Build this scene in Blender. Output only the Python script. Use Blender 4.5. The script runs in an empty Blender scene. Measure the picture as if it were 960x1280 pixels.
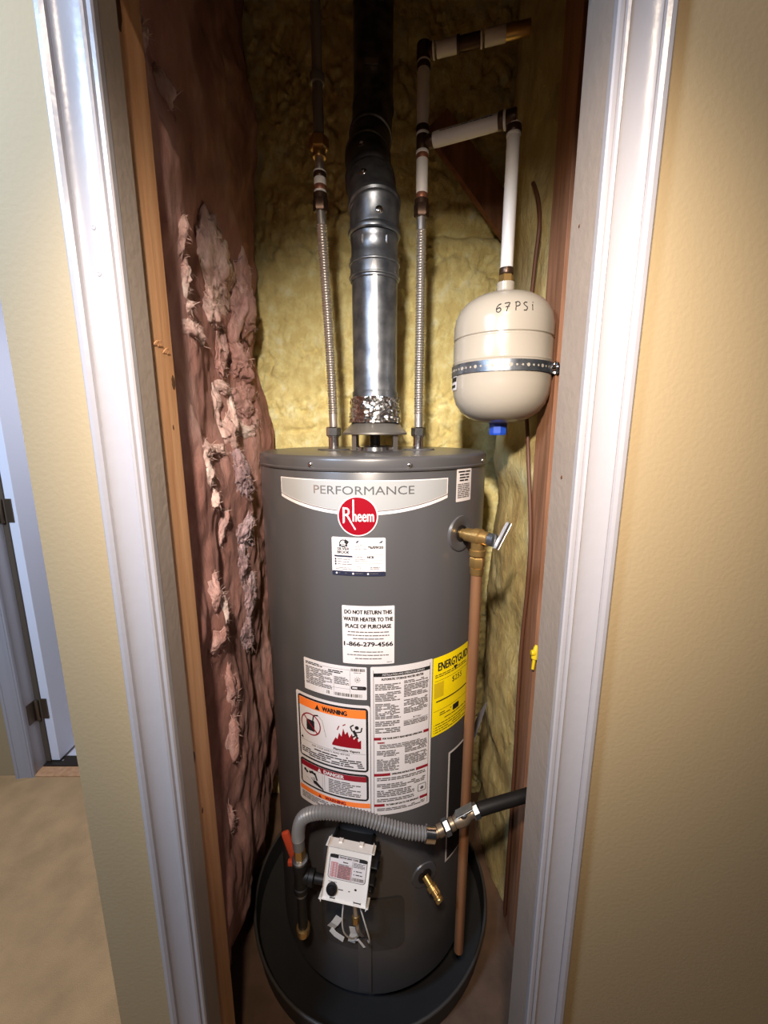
import bpy, bmesh, math, random
from math import sin, cos, pi, radians, degrees, sqrt, atan2, atan, tan
from mathutils import Vector, Matrix, noise
random.seed(7)
S = bpy.context.scene
COL = S.collection

# ------------------------------------------------------------------ camera, light, exposure
cam_d = bpy.data.cameras.new('camera')
cam_d.sensor_width = 36.0
cam_d.lens = 515.0 / 1280.0 * 36.0
cam_d.clip_start = 0.01
cam = bpy.data.objects.new('camera', cam_d)
cam.location = (0, 0, 1.40)
cam.rotation_euler = (radians(90 - 11.15), 0, 0)
COL.objects.link(cam)
S.camera = cam

world = bpy.data.worlds.new('world')
S.world = world
world.use_nodes = True
bg = world.node_tree.nodes['Background']
bg.inputs[0].default_value = (0.75, 0.72, 0.80, 1)
bg.inputs[1].default_value = 0.022

def lamp(name, kind, loc, target, energy, color, **kw):
    d = bpy.data.lights.new(name, kind)
    d.energy = energy
    d.color = color
    for k, v in kw.items():
        setattr(d, k, v)
    o = bpy.data.objects.new(name, d)
    o.location = loc
    o.rotation_euler = (Vector(target) - Vector(loc)).to_track_quat('-Z', 'Y').to_euler()
    COL.objects.link(o)
    return o

# hand torch held beside the camera, daylight from the hall on the left, hall ceiling lamp, far room lamp, added fill at the hall end
lamp('torch', 'SPOT', (-0.09, -0.12, 1.82), (0.08, 1.0, 1.20), 112, (1.0, 0.88, 0.75),
     spot_size=radians(79), spot_blend=1.0, shadow_soft_size=0.03)
lamp('hall_daylight', 'AREA', (-1.05, -0.35, 2.25), (-0.85, 1.0, 1.45), 27, (0.52, 0.72, 1.0),
     shape='DISK', size=0.40, spread=radians(140))
lamp('hall_ceiling_lamp', 'AREA', (-0.05, -0.45, 2.45), (0.0, -0.40, 0.0), 16, (1.0, 0.80, 0.60), shape='DISK', size=0.14)
lamp('hall_end_fill', 'AREA', (-1.0, 0.45, 2.3), (-1.4, 1.5, 0.7), 3.5, (0.78, 0.84, 1.0), shape='DISK', size=0.25, spread=radians(110))  # added fill light, brightens the casing of the far hall door
lamp('far_room_lamp', 'AREA', (-0.72, 1.76, 1.8), (-1.44, 1.6, 0.7), 5, (0.84, 0.86, 1.0), shape='DISK', size=0.30)

S.view_settings.view_transform = 'Standard'
S.view_settings.look = 'None'
S.view_settings.exposure = 0.0
S.view_settings.gamma = 1.0
S.view_settings.use_curve_mapping = False

# ------------------------------------------------------------------ materials
def lin(c):
    out = []
    for v in c[:3]:
        v /= 255.0
        out.append(v / 12.92 if v <= 0.04045 else ((v + 0.055) / 1.055) ** 2.4)
    return (*out, 1.0)

def mat(name, rgb, rough=0.6, metal=0.0, var=0.0, scale=20.0, bump=0.0, bscale=None, rgb2=None,
        stretch=None, detail=4.0, coat=0.0, dist=0.01):
    m = bpy.data.materials.new(name)
    m.use_nodes = True
    nt = m.node_tree
    N, L = nt.nodes, nt.links
    b = N['Principled BSDF']
    b.inputs['Base Color'].default_value = lin(rgb)
    b.inputs['Roughness'].default_value = rough
    b.inputs['Metallic'].default_value = metal
    if coat:
        b.inputs['Coat Weight'].default_value = coat
        b.inputs['Coat Roughness'].default_value = 0.12
    tc = N.new('ShaderNodeTexCoord')
    src = tc.outputs['Object']
    if stretch:
        mp = N.new('ShaderNodeMapping')
        mp.inputs['Scale'].default_value = stretch
        L.new(src, mp.inputs[0])
        src = mp.outputs[0]
    if var or rgb2:
        n = N.new('ShaderNodeTexNoise')
        n.inputs['Scale'].default_value = scale
        n.inputs['Detail'].default_value = detail
        L.new(src, n.inputs['Vector'])
        r = N.new('ShaderNodeValToRGB')
        r.color_ramp.elements[0].position = 0.35
        r.color_ramp.elements[1].position = 0.68
        c1 = lin(rgb)
        if rgb2:
            c0 = lin(rgb2)
        else:
            c0 = tuple(v * (1 - var) for v in c1[:3]) + (1,)
        r.color_ramp.elements[0].color = c0
        r.color_ramp.elements[1].color = c1
        L.new(n.outputs['Fac'], r.inputs[0])
        L.new(r.outputs[0], b.inputs['Base Color'])
    if bump:
        n2 = N.new('ShaderNodeTexNoise')
        n2.inputs['Scale'].default_value = bscale or scale * 3
        n2.inputs['Detail'].default_value = 6
        L.new(src, n2.inputs['Vector'])
        bp = N.new('ShaderNodeBump')
        bp.inputs['Strength'].default_value = bump
        bp.inputs['Distance'].default_value = dist
        L.new(n2.outputs['Fac'], bp.inputs['Height'])
        L.new(bp.outputs[0], b.inputs['Normal'])
    return m

M = {}
M['paint'] = mat('wall_paint', (164, 143, 109), 0.7, bump=0.08, bscale=160)
M['trim'] = mat('trim_paint', (160, 156, 160), 0.28, bump=0.05, bscale=60)
M['jamb'] = mat('jamb_paint', (150, 136, 125), 0.6, var=0.08, scale=12, bump=0.1, bscale=80)
M['pine'] = mat('pine_wood', (206, 158, 116), 0.65, rgb2=(184, 132, 90), scale=5, stretch=(9, 9, 0.5), bump=0.1, bscale=14)
M['oldwood'] = mat('old_wood', (160, 110, 80), 0.75, rgb2=(126, 84, 58), scale=6, stretch=(9, 9, 0.7), bump=0.15, bscale=14)
M['knot'] = mat('knot_wood', (96, 58, 30), 0.6, rgb2=(66, 38, 20), scale=60)
M['drywall'] = mat('rough_board', (92, 74, 60), 0.9, var=0.2, scale=8)
M['subfloor'] = mat('subfloor', (110, 84, 66), 0.85, var=0.3, scale=14, bump=0.2, bscale=40)
M['carpet'] = mat('carpet', (196, 156, 110), 1.0, var=0.22, scale=9, bump=0.6, bscale=420, dist=0.004)
M['hallpaint'] = mat('far_wall_paint', (206, 200, 205), 0.7)
M['door'] = mat('door_paint', (226, 226, 236), 0.45)
M['hingemetal'] = mat('aged_bronze', (104, 88, 72), 0.42, 0.7)
M['threshold'] = mat('threshold_metal', (70, 60, 52), 0.45, 0.7)
M['gapdark'] = mat('gap_shade', (84, 70, 56), 0.8)  # dark of the open hinge gap, put into the colour
M['tank'] = mat('grey_enamel', (73, 71, 72), 0.32, 0.0, var=0.03, scale=3)
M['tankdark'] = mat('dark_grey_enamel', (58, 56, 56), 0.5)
M['pan'] = mat('black_plastic_pan', (44, 43, 44), 0.5, var=0.1)
M['panrim'] = mat('pan_rim_plastic', (66, 62, 60), 0.5)
M['galv'] = mat('galvanised_steel', (150, 154, 160), 0.36, 0.88, rgb2=(104, 108, 116), scale=30, bump=0.06, bscale=50)
M['hood'] = mat('hood_steel', (150, 146, 142), 0.4, 0.75, var=0.1)
M['foil'] = mat('foil_tape', (216, 214, 214), 0.18, 1.0)
M['steel'] = mat('stainless', (208, 202, 198), 0.30, 0.88)
M['chrome'] = mat('chrome', (225, 225, 228), 0.16, 1.0)
M['brass'] = mat('brass', (196, 158, 98), 0.3, 0.85, var=0.15, scale=40)
M['dullbrass'] = mat('dull_brass', (150, 132, 112), 0.42, 0.8, var=0.3, scale=40)
M['bronze'] = mat('dark_bronze', (82, 62, 50), 0.35, 0.7)
M['copper'] = mat('copper', (186, 136, 100), 0.42, 0.7, rgb2=(150, 102, 70), scale=9, stretch=(1, 1, 0.25))
M['copperband'] = mat('copper_band', (150, 96, 74), 0.45, 0.5)
M['blackiron'] = mat('black_iron', (34, 31, 30), 0.5, 0.5)
M['blackplastic'] = mat('black_plastic', (24, 22, 22), 0.4)
M['sleeve'] = mat('white_pipe', (226, 220, 216), 0.42, var=0.03)
M['graypipe'] = mat('grey_pipe', (140, 136, 132), 0.45, 0.5)
M['exp'] = mat('cream_enamel', (162, 152, 138), 0.24, 0.0, coat=0.2)
M['blue'] = mat('blue_plastic', (32, 72, 170), 0.4)
M['ink'] = mat('black_ink', (26, 24, 26), 0.6)
M['hose'] = mat('grey_coated_hose', (116, 112, 110), 0.42, 0.2)
M['orange'] = mat('orange_plastic', (180, 66, 40), 0.5)
M['ctrl'] = mat('white_plastic', (226, 218, 210), 0.4)
M['wire'] = mat('white_wire', (222, 216, 208), 0.5)
M['cable'] = mat('brown_cable', (92, 56, 38), 0.6)
M['yellowplastic'] = mat('yellow_plastic', (226, 190, 30), 0.45)
# print on the stickers
M['paper'] = mat('sticker_white', (212, 204, 203), 0.42)
M['silver'] = mat('sticker_silver', (176, 176, 176), 0.38, 0.3)
M['silverletter'] = mat('foil_lettering', (240, 240, 242), 0.2, 0.92)
M['red'] = mat('print_red', (136, 8, 26), 0.3)
M['darkred'] = mat('print_dark_red', (138, 22, 36), 0.4)
M['orangeprint'] = mat('print_orange', (244, 122, 48), 0.4)
M['yellowprint'] = mat('print_yellow', (246, 218, 10), 0.4)
M['grayprint'] = mat('print_grey', (96, 90, 90), 0.5)
M['pinkprint'] = mat('print_pale_red', (196, 136, 136), 0.5)
M['navy'] = mat('print_navy', (38, 40, 58), 0.4)
M['dkyellow'] = mat('print_dull_yellow', (206, 176, 20), 0.45)

def fluffmat(name, a, b_, c, s1, s2, p=(0.42, 0.56, 0.68), bump=0.9, zs=0.55):
    """three-tone fibrous material"""
    m = bpy.data.materials.new(name)
    m.use_nodes = True
    nt = m.node_tree
    N, L = nt.nodes, nt.links
    bs_ = N['Principled BSDF']
    bs_.inputs['Roughness'].default_value = 0.95
    bs_.inputs['Sheen Weight'].default_value = 0.10
    bs_.inputs['Sheen Roughness'].default_value = 0.6
    bs_.inputs['Specular IOR Level'].default_value = 0.15
    tc = N.new('ShaderNodeTexCoord')
    mp = N.new('ShaderNodeMapping')
    mp.inputs['Scale'].default_value = (1.0, 1.0, zs)
    L.new(tc.outputs['Object'], mp.inputs[0])
    n = N.new('ShaderNodeTexNoise')
    n.inputs['Scale'].default_value = s1
    n.inputs['Detail'].default_value = 8
    n.inputs['Roughness'].default_value = 0.62
    n.inputs['Distortion'].default_value = 0.25
    L.new(mp.outputs[0], n.inputs['Vector'])
    r = N.new('ShaderNodeValToRGB')
    e = r.color_ramp.elements
    e[0].position = p[0]; e[0].color = lin(a)
    e[1].position = p[2]; e[1].color = lin(c)
    k = e.new(p[1]); k.color = lin(b_)
    L.new(n.outputs['Fac'], r.inputs[0])
    L.new(r.outputs[0], bs_.inputs['Base Color'])
    n2 = N.new('ShaderNodeTexNoise')
    n2.inputs['Scale'].default_value = s2
    n2.inputs['Detail'].default_value = 10
    n2.inputs['Roughness'].default_value = 0.7
    n2.inputs['Distortion'].default_value = 0.5
    L.new(mp.outputs[0], n2.inputs['Vector'])
    bp = N.new('ShaderNodeBump')
    bp.inputs['Strength'].default_value = bump
    bp.inputs['Distance'].default_value = 0.012
    L.new(n2.outputs['Fac'], bp.inputs['Height'])
    L.new(bp.outputs[0], bs_.inputs['Normal'])
    return m

M['pink'] = fluffmat('pink_fibre', (142, 94, 84), (170, 120, 110), (206, 164, 156), 6, 46, p=(.36,.52,.70), bump=0.55)
M['pinkpale'] = fluffmat('pale_pink_fluff', (216, 176, 168), (236, 204, 196), (248, 230, 222), 18, 60)
M['pinkmid'] = fluffmat('pink_fluff', (186, 138, 130), (212, 168, 162), (234, 202, 196), 14, 60)
M['lilac'] = fluffmat('lilac_wrap', (168, 138, 142), (204, 178, 186), (228, 208, 218), 16, 40)
M['yellow'] = fluffmat('yellow_fibre', (232, 214, 146), (246, 234, 168), (254, 249, 206), 26, 48, bump=0.8, zs=0.9)
M['olive'] = fluffmat('olive_fibre', (172, 148, 94), (196, 178, 120), (218, 204, 154), 9, 40)

# ------------------------------------------------------------------ mesh helpers
def link(name, bm, mats, parent=None, smooth=None, loc=None):
    me = bpy.data.meshes.new(name)
    bm.normal_update()
    bm.to_mesh(me)
    bm.free()
    if not isinstance(mats, (list, tuple)):
        mats = [mats]
    for m in mats:
        me.materials.append(M[m] if isinstance(m, str) else m)
    if smooth is not None:
        me.shade_smooth()
        me.set_sharp_from_angle(angle=radians(smooth))
    o = bpy.data.objects.new(name, me)
    COL.objects.link(o)
    if parent:
        o.parent = parent
        # parts are modelled in world space: take the parent's placement out again
        off = parent.location.copy() if parent.parent is None else Vector((0, 0, 0))
        if off.length > 0:
            o.matrix_parent_inverse = Matrix.Translation(-off)
    return o

def thing(name, label, cat, loc=(0, 0, 0), group=None):
    o = bpy.data.objects.new(name, None)
    o.empty_display_size = 0.05
    o.location = loc
    COL.objects.link(o)
    tag(o, label, cat, group)
    return o

def tag(o, label, cat, group=None):
    o['label'] = label
    o['category'] = cat
    if group:
        o['group'] = group
    return o

def struct(o, label=None):
    o['kind'] = 'structure'
    if label:
        o['label'] = label
    return o

def B():
    return bmesh.new()

def box(bm, x0, y0, z0, x1, y1, z1, mi=0, bevel=0.0):
    r = bmesh.ops.create_cube(bm, size=1.0)
    vs = r['verts']
    for v in vs:
        v.co = Vector((x0 + (v.co.x + .5) * (x1 - x0), y0 + (v.co.y + .5) * (y1 - y0), z0 + (v.co.z + .5) * (z1 - z0)))
    fs = set(f for v in vs for f in v.link_faces)
    for f in fs:
        f.material_index = mi
    if bevel:
        es = list(set(e for v in vs for e in v.link_edges))
        bmesh.ops.bevel(bm, geom=es, offset=bevel, segments=2, profile=0.5, affect='EDGES')
    return bm

def obox(bm, c, u, v, w, hu, hv, hw, mi=0, bevel=0.0):
    """oriented box: centre c, unit axes u v w, half sizes"""
    r = bmesh.ops.create_cube(bm, size=2.0)
    vs = r['verts']
    c, u, v, w = Vector(c), Vector(u), Vector(v), Vector(w)
    for k in vs:
        k.co = c + u * k.co.x * hu + v * k.co.y * hv + w * k.co.z * hw
    fs = set(f for k in vs for f in k.link_faces)
    for f in fs:
        f.material_index = mi
    if bevel:
        es = list(set(e for k in vs for e in k.link_edges))
        bmesh.ops.bevel(bm, geom=es, offset=bevel, segments=2, profile=0.5, affect='EDGES')
    bmesh.ops.recalc_face_normals(bm, faces=bm.faces[:])
    return bm

def tube(bm, pts, r, seg=14, mi=0, caps=True, closed=False, up=None):
    pts = [Vector(p) for p in pts]
    n = len(pts)
    rr = r if isinstance(r, (list, tuple)) else [r] * n
    tans = []
    for i in range(n):
        if closed:
            a, b = pts[i - 1], pts[(i + 1) % n]
        else:
            a, b = pts[max(i - 1, 0)], pts[min(i + 1, n - 1)]
        t = b - a
        tans.append(t.normalized() if t.length > 1e-9 else (tans[-1] if tans else Vector((0, 0, 1))))
    t0 = tans[0]
    ref = Vector(up) if up else (Vector((1, 0, 0)) if abs(t0.x) < 0.8 else Vector((0, 1, 0)))
    nrm = (ref - t0 * ref.dot(t0)).normalized()
    rings = []
    for i in range(n):
        t = tans[i]
        nrm = (nrm - t * nrm.dot(t)).normalized()
        bi = t.cross(nrm)
        ring = [bm.verts.new(pts[i] + (nrm * cos(2 * pi * k / seg) + bi * sin(2 * pi * k / seg)) * rr[i]) for k in range(seg)]
        rings.append(ring)
    m = n if closed else n - 1
    for i in range(m):
        a, b = rings[i], rings[(i + 1) % n]
        for k in range(seg):
            f = bm.faces.new((a[k], a[(k + 1) % seg], b[(k + 1) % seg], b[k]))
            f.material_index = mi
    if caps and not closed:
        f = bm.faces.new(list(reversed(rings[0]))); f.material_index = mi
        f = bm.faces.new(rings[-1]); f.material_index = mi
    return bm

def lathe(bm, p0, d, prof, seg=32, mi=0, ref=None, caps=True):
    """profile [(r, h)] turned about the axis through p0 along d"""
    p0, d = Vector(p0), Vector(d).normalized()
    rf = Vector(ref) if ref else (Vector((1, 0, 0)) if abs(d.x) < 0.8 else Vector((0, 0, 1)))
    u = (rf - d * rf.dot(d)).normalized()
    v = d.cross(u)
    rings = []
    for r, h in prof:
        if r < 1e-6:
            rings.append([bm.verts.new(p0 + d * h)])
        else:
            rings.append([bm.verts.new(p0 + d * h + (u * cos(2 * pi * k / seg) + v * sin(2 * pi * k / seg)) * r) for k in range(seg)])
    for a, b in zip(rings[:-1], rings[1:]):
        for k in range(seg):
            k2 = (k + 1) % seg
            if len(a) == 1 and len(b) == 1:
                continue
            if len(a) == 1:
                vs = (a[0], b[k2], b[k])
            elif len(b) == 1:
                vs = (a[k], a[k2], b[0])
            else:
                vs = (a[k], a[k2], b[k2], b[k])
            f = bm.faces.new(vs)
            f.material_index = mi
    if caps:
        if len(rings[0]) > 1:
            f = bm.faces.new(list(reversed(rings[0]))); f.material_index = mi
        if len(rings[-1]) > 1:
            f = bm.faces.new(rings[-1]); f.material_index = mi
    return bm

def torus(bm, c, d, R, r, seg=32, mi=0, n=6):
    c, d = Vector(c), Vector(d).normalized()
    rf = Vector((1, 0, 0)) if abs(d.x) < 0.8 else Vector((0, 0, 1))
    u = (rf - d * rf.dot(d)).normalized()
    v = d.cross(u)
    rings = []
    for k in range(seg):
        a = 2 * pi * k / seg
        e = u * cos(a) + v * sin(a)
        rings.append([bm.verts.new(c + e * (R + r * cos(2 * pi * j / n)) + d * r * sin(2 * pi * j / n)) for j in range(n)])
    for k in range(seg):
        a, b = rings[k], rings[(k + 1) % seg]
        for j in range(n):
            f = bm.faces.new((a[j], b[j], b[(j + 1) % n], a[(j + 1) % n]))
            f.material_index = mi
    return bm

def hexnut(bm, p0, d, r, h, mi=0, ch=0.12):
    lathe(bm, p0, d, [(r * (1 - ch), 0), (r, h * 0.12), (r, h * 0.88), (r * (1 - ch), h)], seg=6, mi=mi)

def spline(pts, n=12):
    """Catmull-Rom through the points"""
    P = [Vector(p) for p in pts]
    P = [P[0] * 2 - P[1]] + P + [P[-1] * 2 - P[-2]]
    out = []
    for i in range(1, len(P) - 2):
        for k in range(n):
            t = k / n
            a, b, c, d = P[i - 1], P[i], P[i + 1], P[i + 2]
            out.append(0.5 * ((2 * b) + (c - a) * t + (2 * a - 5 * b + 4 * c - d) * t * t + (3 * b - a - 3 * c + d) * t ** 3))
    out.append(P[-2])
    return out

def resample(pts, step):
    P = [Vector(p) for p in pts]
    out = [P[0].copy()]
    carry = 0.0
    for a, b in zip(P[:-1], P[1:]):
        L = (b - a).length
        t = step - carry
        while t <= L:
            out.append(a.lerp(b, t / L))
            t += step
        carry = L - (t - step)
    return out

def corrugated(bm, pts, r0, r1, pitch, seg=14, mi=0):
    P = resample(pts, pitch / 2)
    tube(bm, P, [r1 if i % 2 else r0 for i in range(len(P))], seg=seg, mi=mi)

# ------------------------------------------------------------------ lettering and stickers
_txt = {}
def text_faces(s):
    """triangles of a line of lettering: height about 1 (cap .72), starts at x=0; returns polys, width"""
    if s in _txt:
        return _txt[s]
    cu = bpy.data.curves.new('t', 'FONT')
    cu.body = s
    cu.size = 1.0
    cu.resolution_u = 3
    ob = bpy.data.objects.new('t', cu)
    COL.objects.link(ob)
    dg = bpy.context.evaluated_depsgraph_get()
    me = bpy.data.meshes.new_from_object(ob.evaluated_get(dg))
    polys = [[(me.vertices[i].co.x, me.vertices[i].co.y) for i in p.vertices] for p in me.polygons]
    xs = [q[0] for p in polys for q in p]
    x0, x1 = (min(xs), max(xs)) if xs else (0, 1)
    polys = [[(x - x0, y) for x, y in p] for p in polys]
    bpy.data.objects.remove(ob)
    bpy.data.curves.remove(cu)
    bpy.data.meshes.remove(me)
    _txt[s] = (polys, x1 - x0)
    return _txt[s]

class Sheet:
    """flat print laid out in metres (u to the right, v up), wrapped by a mapping function"""
    def __init__(self, fmap, du=0.008):
        self.bm = B()
        self.f = fmap
        self.du = du
        self.mats = []
    def mi(self, m):
        if m not in self.mats:
            self.mats.append(m)
        return self.mats.index(m)
    def poly(self, pts, m, lay):
        vs = [self.bm.verts.new(self.f(u, v, lay)) for u, v in pts]
        try:
            f = self.bm.faces.new(vs)
            f.material_index = self.mi(m)
        except ValueError:
            pass
    def rect(self, u0, v0, u1, v1, m, lay=1, shear=0.0):
        n = max(1, int(math.ceil(abs(u1 - u0) / self.du)))
        for i in range(n):
            a, b = u0 + (u1 - u0) * i / n, u0 + (u1 - u0) * (i + 1) / n
            self.poly([(a, v0), (b, v0), (b, v1), (a, v1)], m, lay)
    def strip(self, fu, n, m, lay):
        """fu(t)->(u, vlow, vhigh)"""
        prev = None
        for i in range(n + 1):
            c = fu(i / n)
            if prev:
                self.poly([(prev[0], prev[1]), (c[0], c[1]), (c[0], c[2]), (prev[0], prev[2])], m, lay)
            prev = c
    def rrect(self, u0, v0, u1, v1, r, m, lay=1):
        n = max(6, int(abs(u1 - u0) / self.du))
        us = [u0 + (u1 - u0) * i / n for i in range(n + 1)]
        us += [u0 + r * (1 - cos(k * pi / 10)) for k in range(6)] + [u1 - r * (1 - cos(k * pi / 10)) for k in range(6)]
        us = sorted(set(round(x, 6) for x in us))
        def ed(u):
            d = min(u - u0, u1 - u)
            return r - sqrt(max(0, r * r - (r - d) ** 2)) if d < r else 0
        for a, b in zip(us[:-1], us[1:]):
            self.poly([(a, v0 + ed(a)), (b, v0 + ed(b)), (b, v1 - ed(b)), (a, v1 - ed(a))], m, lay)
    def disc(self, u, v, r, m, lay=1, n=28, ry=None):
        ry = ry or r
        def fu(t):
            x = -cos(pi * t)
            h = sqrt(max(0, 1 - x * x))
            return (u + r * x, v - ry * h, v + ry * h)
        self.strip(fu, n, m, lay)
    def ring(self, u, v, r0, r1, m, lay=1, n=32):
        for k in range(n):
            a, b = 2 * pi * k / n, 2 * pi * (k + 1) / n
            self.poly([(u + r0 * cos(a), v + r0 * sin(a)), (u + r1 * cos(a), v + r1 * sin(a)),
                       (u + r1 * cos(b), v + r1 * sin(b)), (u + r0 * cos(b), v + r0 * sin(b))], m, lay)
    def text(self, s, u, v, h, m='ink', lay=2, w=None, align='c', bold=0.0, ang=0.0):
        """cap height h, baseline v; w squeezes or stretches the line to that width"""
        polys, tw = text_faces(s)
        sy = h / 0.70
        sx = (w / tw) if w else sy * 0.92
        W = tw * sx
        ox = u - W / 2 if align == 'c' else (u if align == 'l' else u - W)
        ca, sa = cos(ang), sin(ang)
        offs = [(0, 0)] if not bold else [(-bold, 0), (bold, 0), (0, bold * .6), (0, -bold * .6)]
        for j, (bx, by) in enumerate(offs):
            for p in polys:
                q = [(x * sx + bx, y * sy + by) for x, y in p]
                self.poly([(ox + x * ca - y * sa, v + x * sa + y * ca) for x, y in q], m, lay + 0.06 * j)
    def line(self, u0, v0, u1, v1, t, m='ink', lay=2):
        d = Vector((u1 - u0, v1 - v0))
        n = Vector((-d.y, d.x)).normalized() * t / 2
        k = max(1, int(d.length / self.du))
        for i in range(k):
            a, b = i / k, (i + 1) / k
            A = (u0 + d.x * a, v0 + d.y * a); Bp = (u0 + d.x * b, v0 + d.y * b)
            self.poly([(A[0] - n.x, A[1] - n.y), (Bp[0] - n.x, Bp[1] - n.y), (Bp[0] + n.x, Bp[1] + n.y), (A[0] + n.x, A[1] + n.y)], m, lay)
    def greek(self, u0, u1, v1, v0, pitch, m='grayprint', lay=2, ink=0.5, fill=0.9, rag=0.25):
        """rows of print too fine to read: word-long dashes from v1 down to v0"""
        v = v1
        while v - pitch * ink > v0:
            u = u0
            end = u1 - random.random() * rag * (u1 - u0) * (1 if random.random() < 0.4 else 0.15)
            while u < end:
                w = random.uniform(1.2, 4.5) * pitch
                b = min(u + w, end)
                if random.random() < fill and b - u > pitch * .4:
                    self.poly([(u, v - pitch * ink), (b, v - pitch * ink), (b, v), (u, v)], m, lay)
                u = b + pitch * 0.4
            v -= pitch
    def barcode(self, u0, v0, u1, v1, m='ink', lay=2, t=0.0009):
        u = u0
        while u < u1:
            w = random.choice((1, 1, 2)) * t
            self.poly([(u, v0), (min(u + w, u1), v0), (min(u + w, u1), v1), (u, v1)], m, lay)
            u += w + random.choice((1, 1, 2)) * t
    def build(self, name, parent, label=None):
        # all print faces outward
        o = link(name, self.bm, self.mats, parent)
        if label:
            o['label'] = label
        return o

TX, TY, TR = -0.025, 1.0, 0.2625          # the heater's axis and radius
Z0, ZS, ZT = 0.085, 1.329, 1.355          # jacket bottom, cap seam, top
def rad_dir(th):
    return Vector((sin(radians(th)), -cos(radians(th)), 0))
def on_tank(th, z, out=0.0):
    d = rad_dir(th)
    return Vector((TX, TY, z)) + d * (TR + out)
def tankmap(th0, z0):
    def f(u, v, lay):
        a = radians(th0) + u / TR
        r = TR + 0.0004 + 0.00035 * lay
        return (TX + r * sin(a), TY - r * cos(a), z0 + v)
    return f
def arc(deg):
    return radians(deg) * TR

# ------------------------------------------------------------------ setting
DY = 0.55                                # front face of the closet wall
XL, XR = -0.3134, 0.2525                 # opening
bm = B()
box(bm, -2.6, -1.6, -0.05, 1.6, 1.50, 0.0)
struct(link('floor', bm, 'carpet'), 'beige carpet of the hall')
bm = B()
box(bm, -0.473, 0.667, -0.045, 0.50, 1.50, 0.004)
struct(link('floor', bm, 'subfloor'), 'bare brown closet floor')
bm = B()
box(bm, -2.6, 1.50, -0.05, -0.473, 3.4, -0.001)
struct(link('floor', bm, 'hallpaint'), 'pale floor of the room beyond the hall door')
bm = B()
box(bm, -0.4735, DY, 0, XL - 0.0195, DY + 0.037, 2.70)
box(bm, XR + 0.0195, DY, 0, 1.5, DY + 0.0715, 2.70)
box(bm, XL - 0.0195, DY, 1.955, XR + 0.0195, DY + 0.0715, 2.70)
struct(link('wall_front', bm, 'paint'), 'cream wall around the closet opening')
bm = B()
box(bm, -0.4735, DY + 0.037, 0, -0.455, 1.45, 2.70)
struct(link('wall_left', bm, 'drywall'))
bm = B()
box(bm, 0.44, DY + 0.0715, 0, 0.47, 1.45, 2.70)
struct(link('wall_right', bm, 'drywall'))
bm = B()
box(bm, -0.4735, 1.45, 0, 0.5, 1.50, 2.70)
struct(link('wall_back', bm, 'drywall'))
bm = B()
box(bm, -0.4735, DY + 0.0715, 2.70, 0.5, 1.50, 2.74)
struct(link('ceiling', bm, 'drywall'))
# hall beyond the left corner
bm = B()
box(bm, -2.6, 1.462, 0, -1.4655, 1.522, 2.70)
box(bm, -1.4655, 1.462, 2.06, -0.66, 1.522, 2.70)
box(bm, -0.66, 1.462, 0, -0.4735, 1.522, 2.70)
struct(link('wall_hall', bm, 'paint'), 'far hall wall with a doorway')
bm = B()
box(bm, -2.6, 3.4, 0, -0.473, 3.45, 2.70)
struct(link('wall_beyond', bm, 'hallpaint'))

def casing_profile(w):
    # (distance from the opening, thickness)
    return [(0.0, 0.0), (0.0, 0.0085), (0.002, 0.0105), (0.0065, 0.0105), (0.0078, 0.0078), (0.0095, 0.0115), (0.0125, 0.0125), (0.0145, 0.0098),
            (0.020, 0.0088), (0.028, 0.0090), (0.036, 0.0105), (0.043, 0.0130), (w - 0.0165, 0.0150), (w - 0.015, 0.0132),
            (w - 0.0135, 0.0165), (w - 0.009, 0.0185), (w - 0.004, 0.0180), (w - 0.001, 0.0150), (w, 0.0)]
def casing(name, x_in, sgn, w, y, z0, z1, label, m='trim'):
    bm = B()
    rows = []
    for z in (z0, z1):
        rows.append([bm.verts.new((x_in + sgn * u, y - d, z)) for u, d in casing_profile(w)])
    a, b = rows
    for k in range(len(a) - 1):
        bm.faces.new((a[k], a[k + 1], b[k + 1], b[k]))
    bm.faces.new(list(reversed(a))); bm.faces.new(b)
    bmesh.ops.recalc_face_normals(bm, faces=bm.faces[:])
    return struct(link(name, bm, m, smooth=28), label)
cl = casing('trim_1', XL, -1, 0.0615, DY, 0.0, 2.015, 'white moulded casing left of the closet opening')
cr = casing('trim_2', XR, 1, 0.0625, DY, 0.0, 2.015, 'white moulded casing right of the closet opening')
bm = B()
box(bm, XL, DY - 0.016, 1.955, XR, DY, 2.015, bevel=0.004)
struct(link('trim_3', bm, 'trim'))
# nail marks in the left casing
for z, k in ((1.635, 0), (1.585, 1)):
    bm = B()
    lathe(bm, (XL - 0.029, DY - 0.0082, z), (0, -1, 0), [(0.0035, 0), (0.003, 0.0012), (0.0018, 0.0016), (0.0, 0.0006)], seg=12)
    link('nail_mark', bm, 'trim', cl, 40)
# door jambs
bm = B(); box(bm, XL - 0.019, DY + 0.001, 0, XL - 0.0005, DY + 0.0385, 1.954)
struct(link('trim_4', bm, 'jamb'), 'grey unpainted board edge lining the left of the opening')
bm = B(); box(bm, XR + 0.0005, DY + 0.001, 0, XR + 0.019, DY + 0.0715, 1.954)
jr = struct(link('trim_5', bm, 'jamb'), 'grey painted board lining the right of the opening')
for (yy, zz, rr) in ((0.595, 1.66, 0.0022), (0.585, 1.335, 0.0028)):
    bm = B()
    lathe(bm, (XR + 0.0005, yy, zz), (-1, 0, 0), [(rr, 0), (rr * .8, 0.0006), (0, 0.0003)], seg=10)
    link('nail_hole', bm, 'knot', jr)

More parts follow.
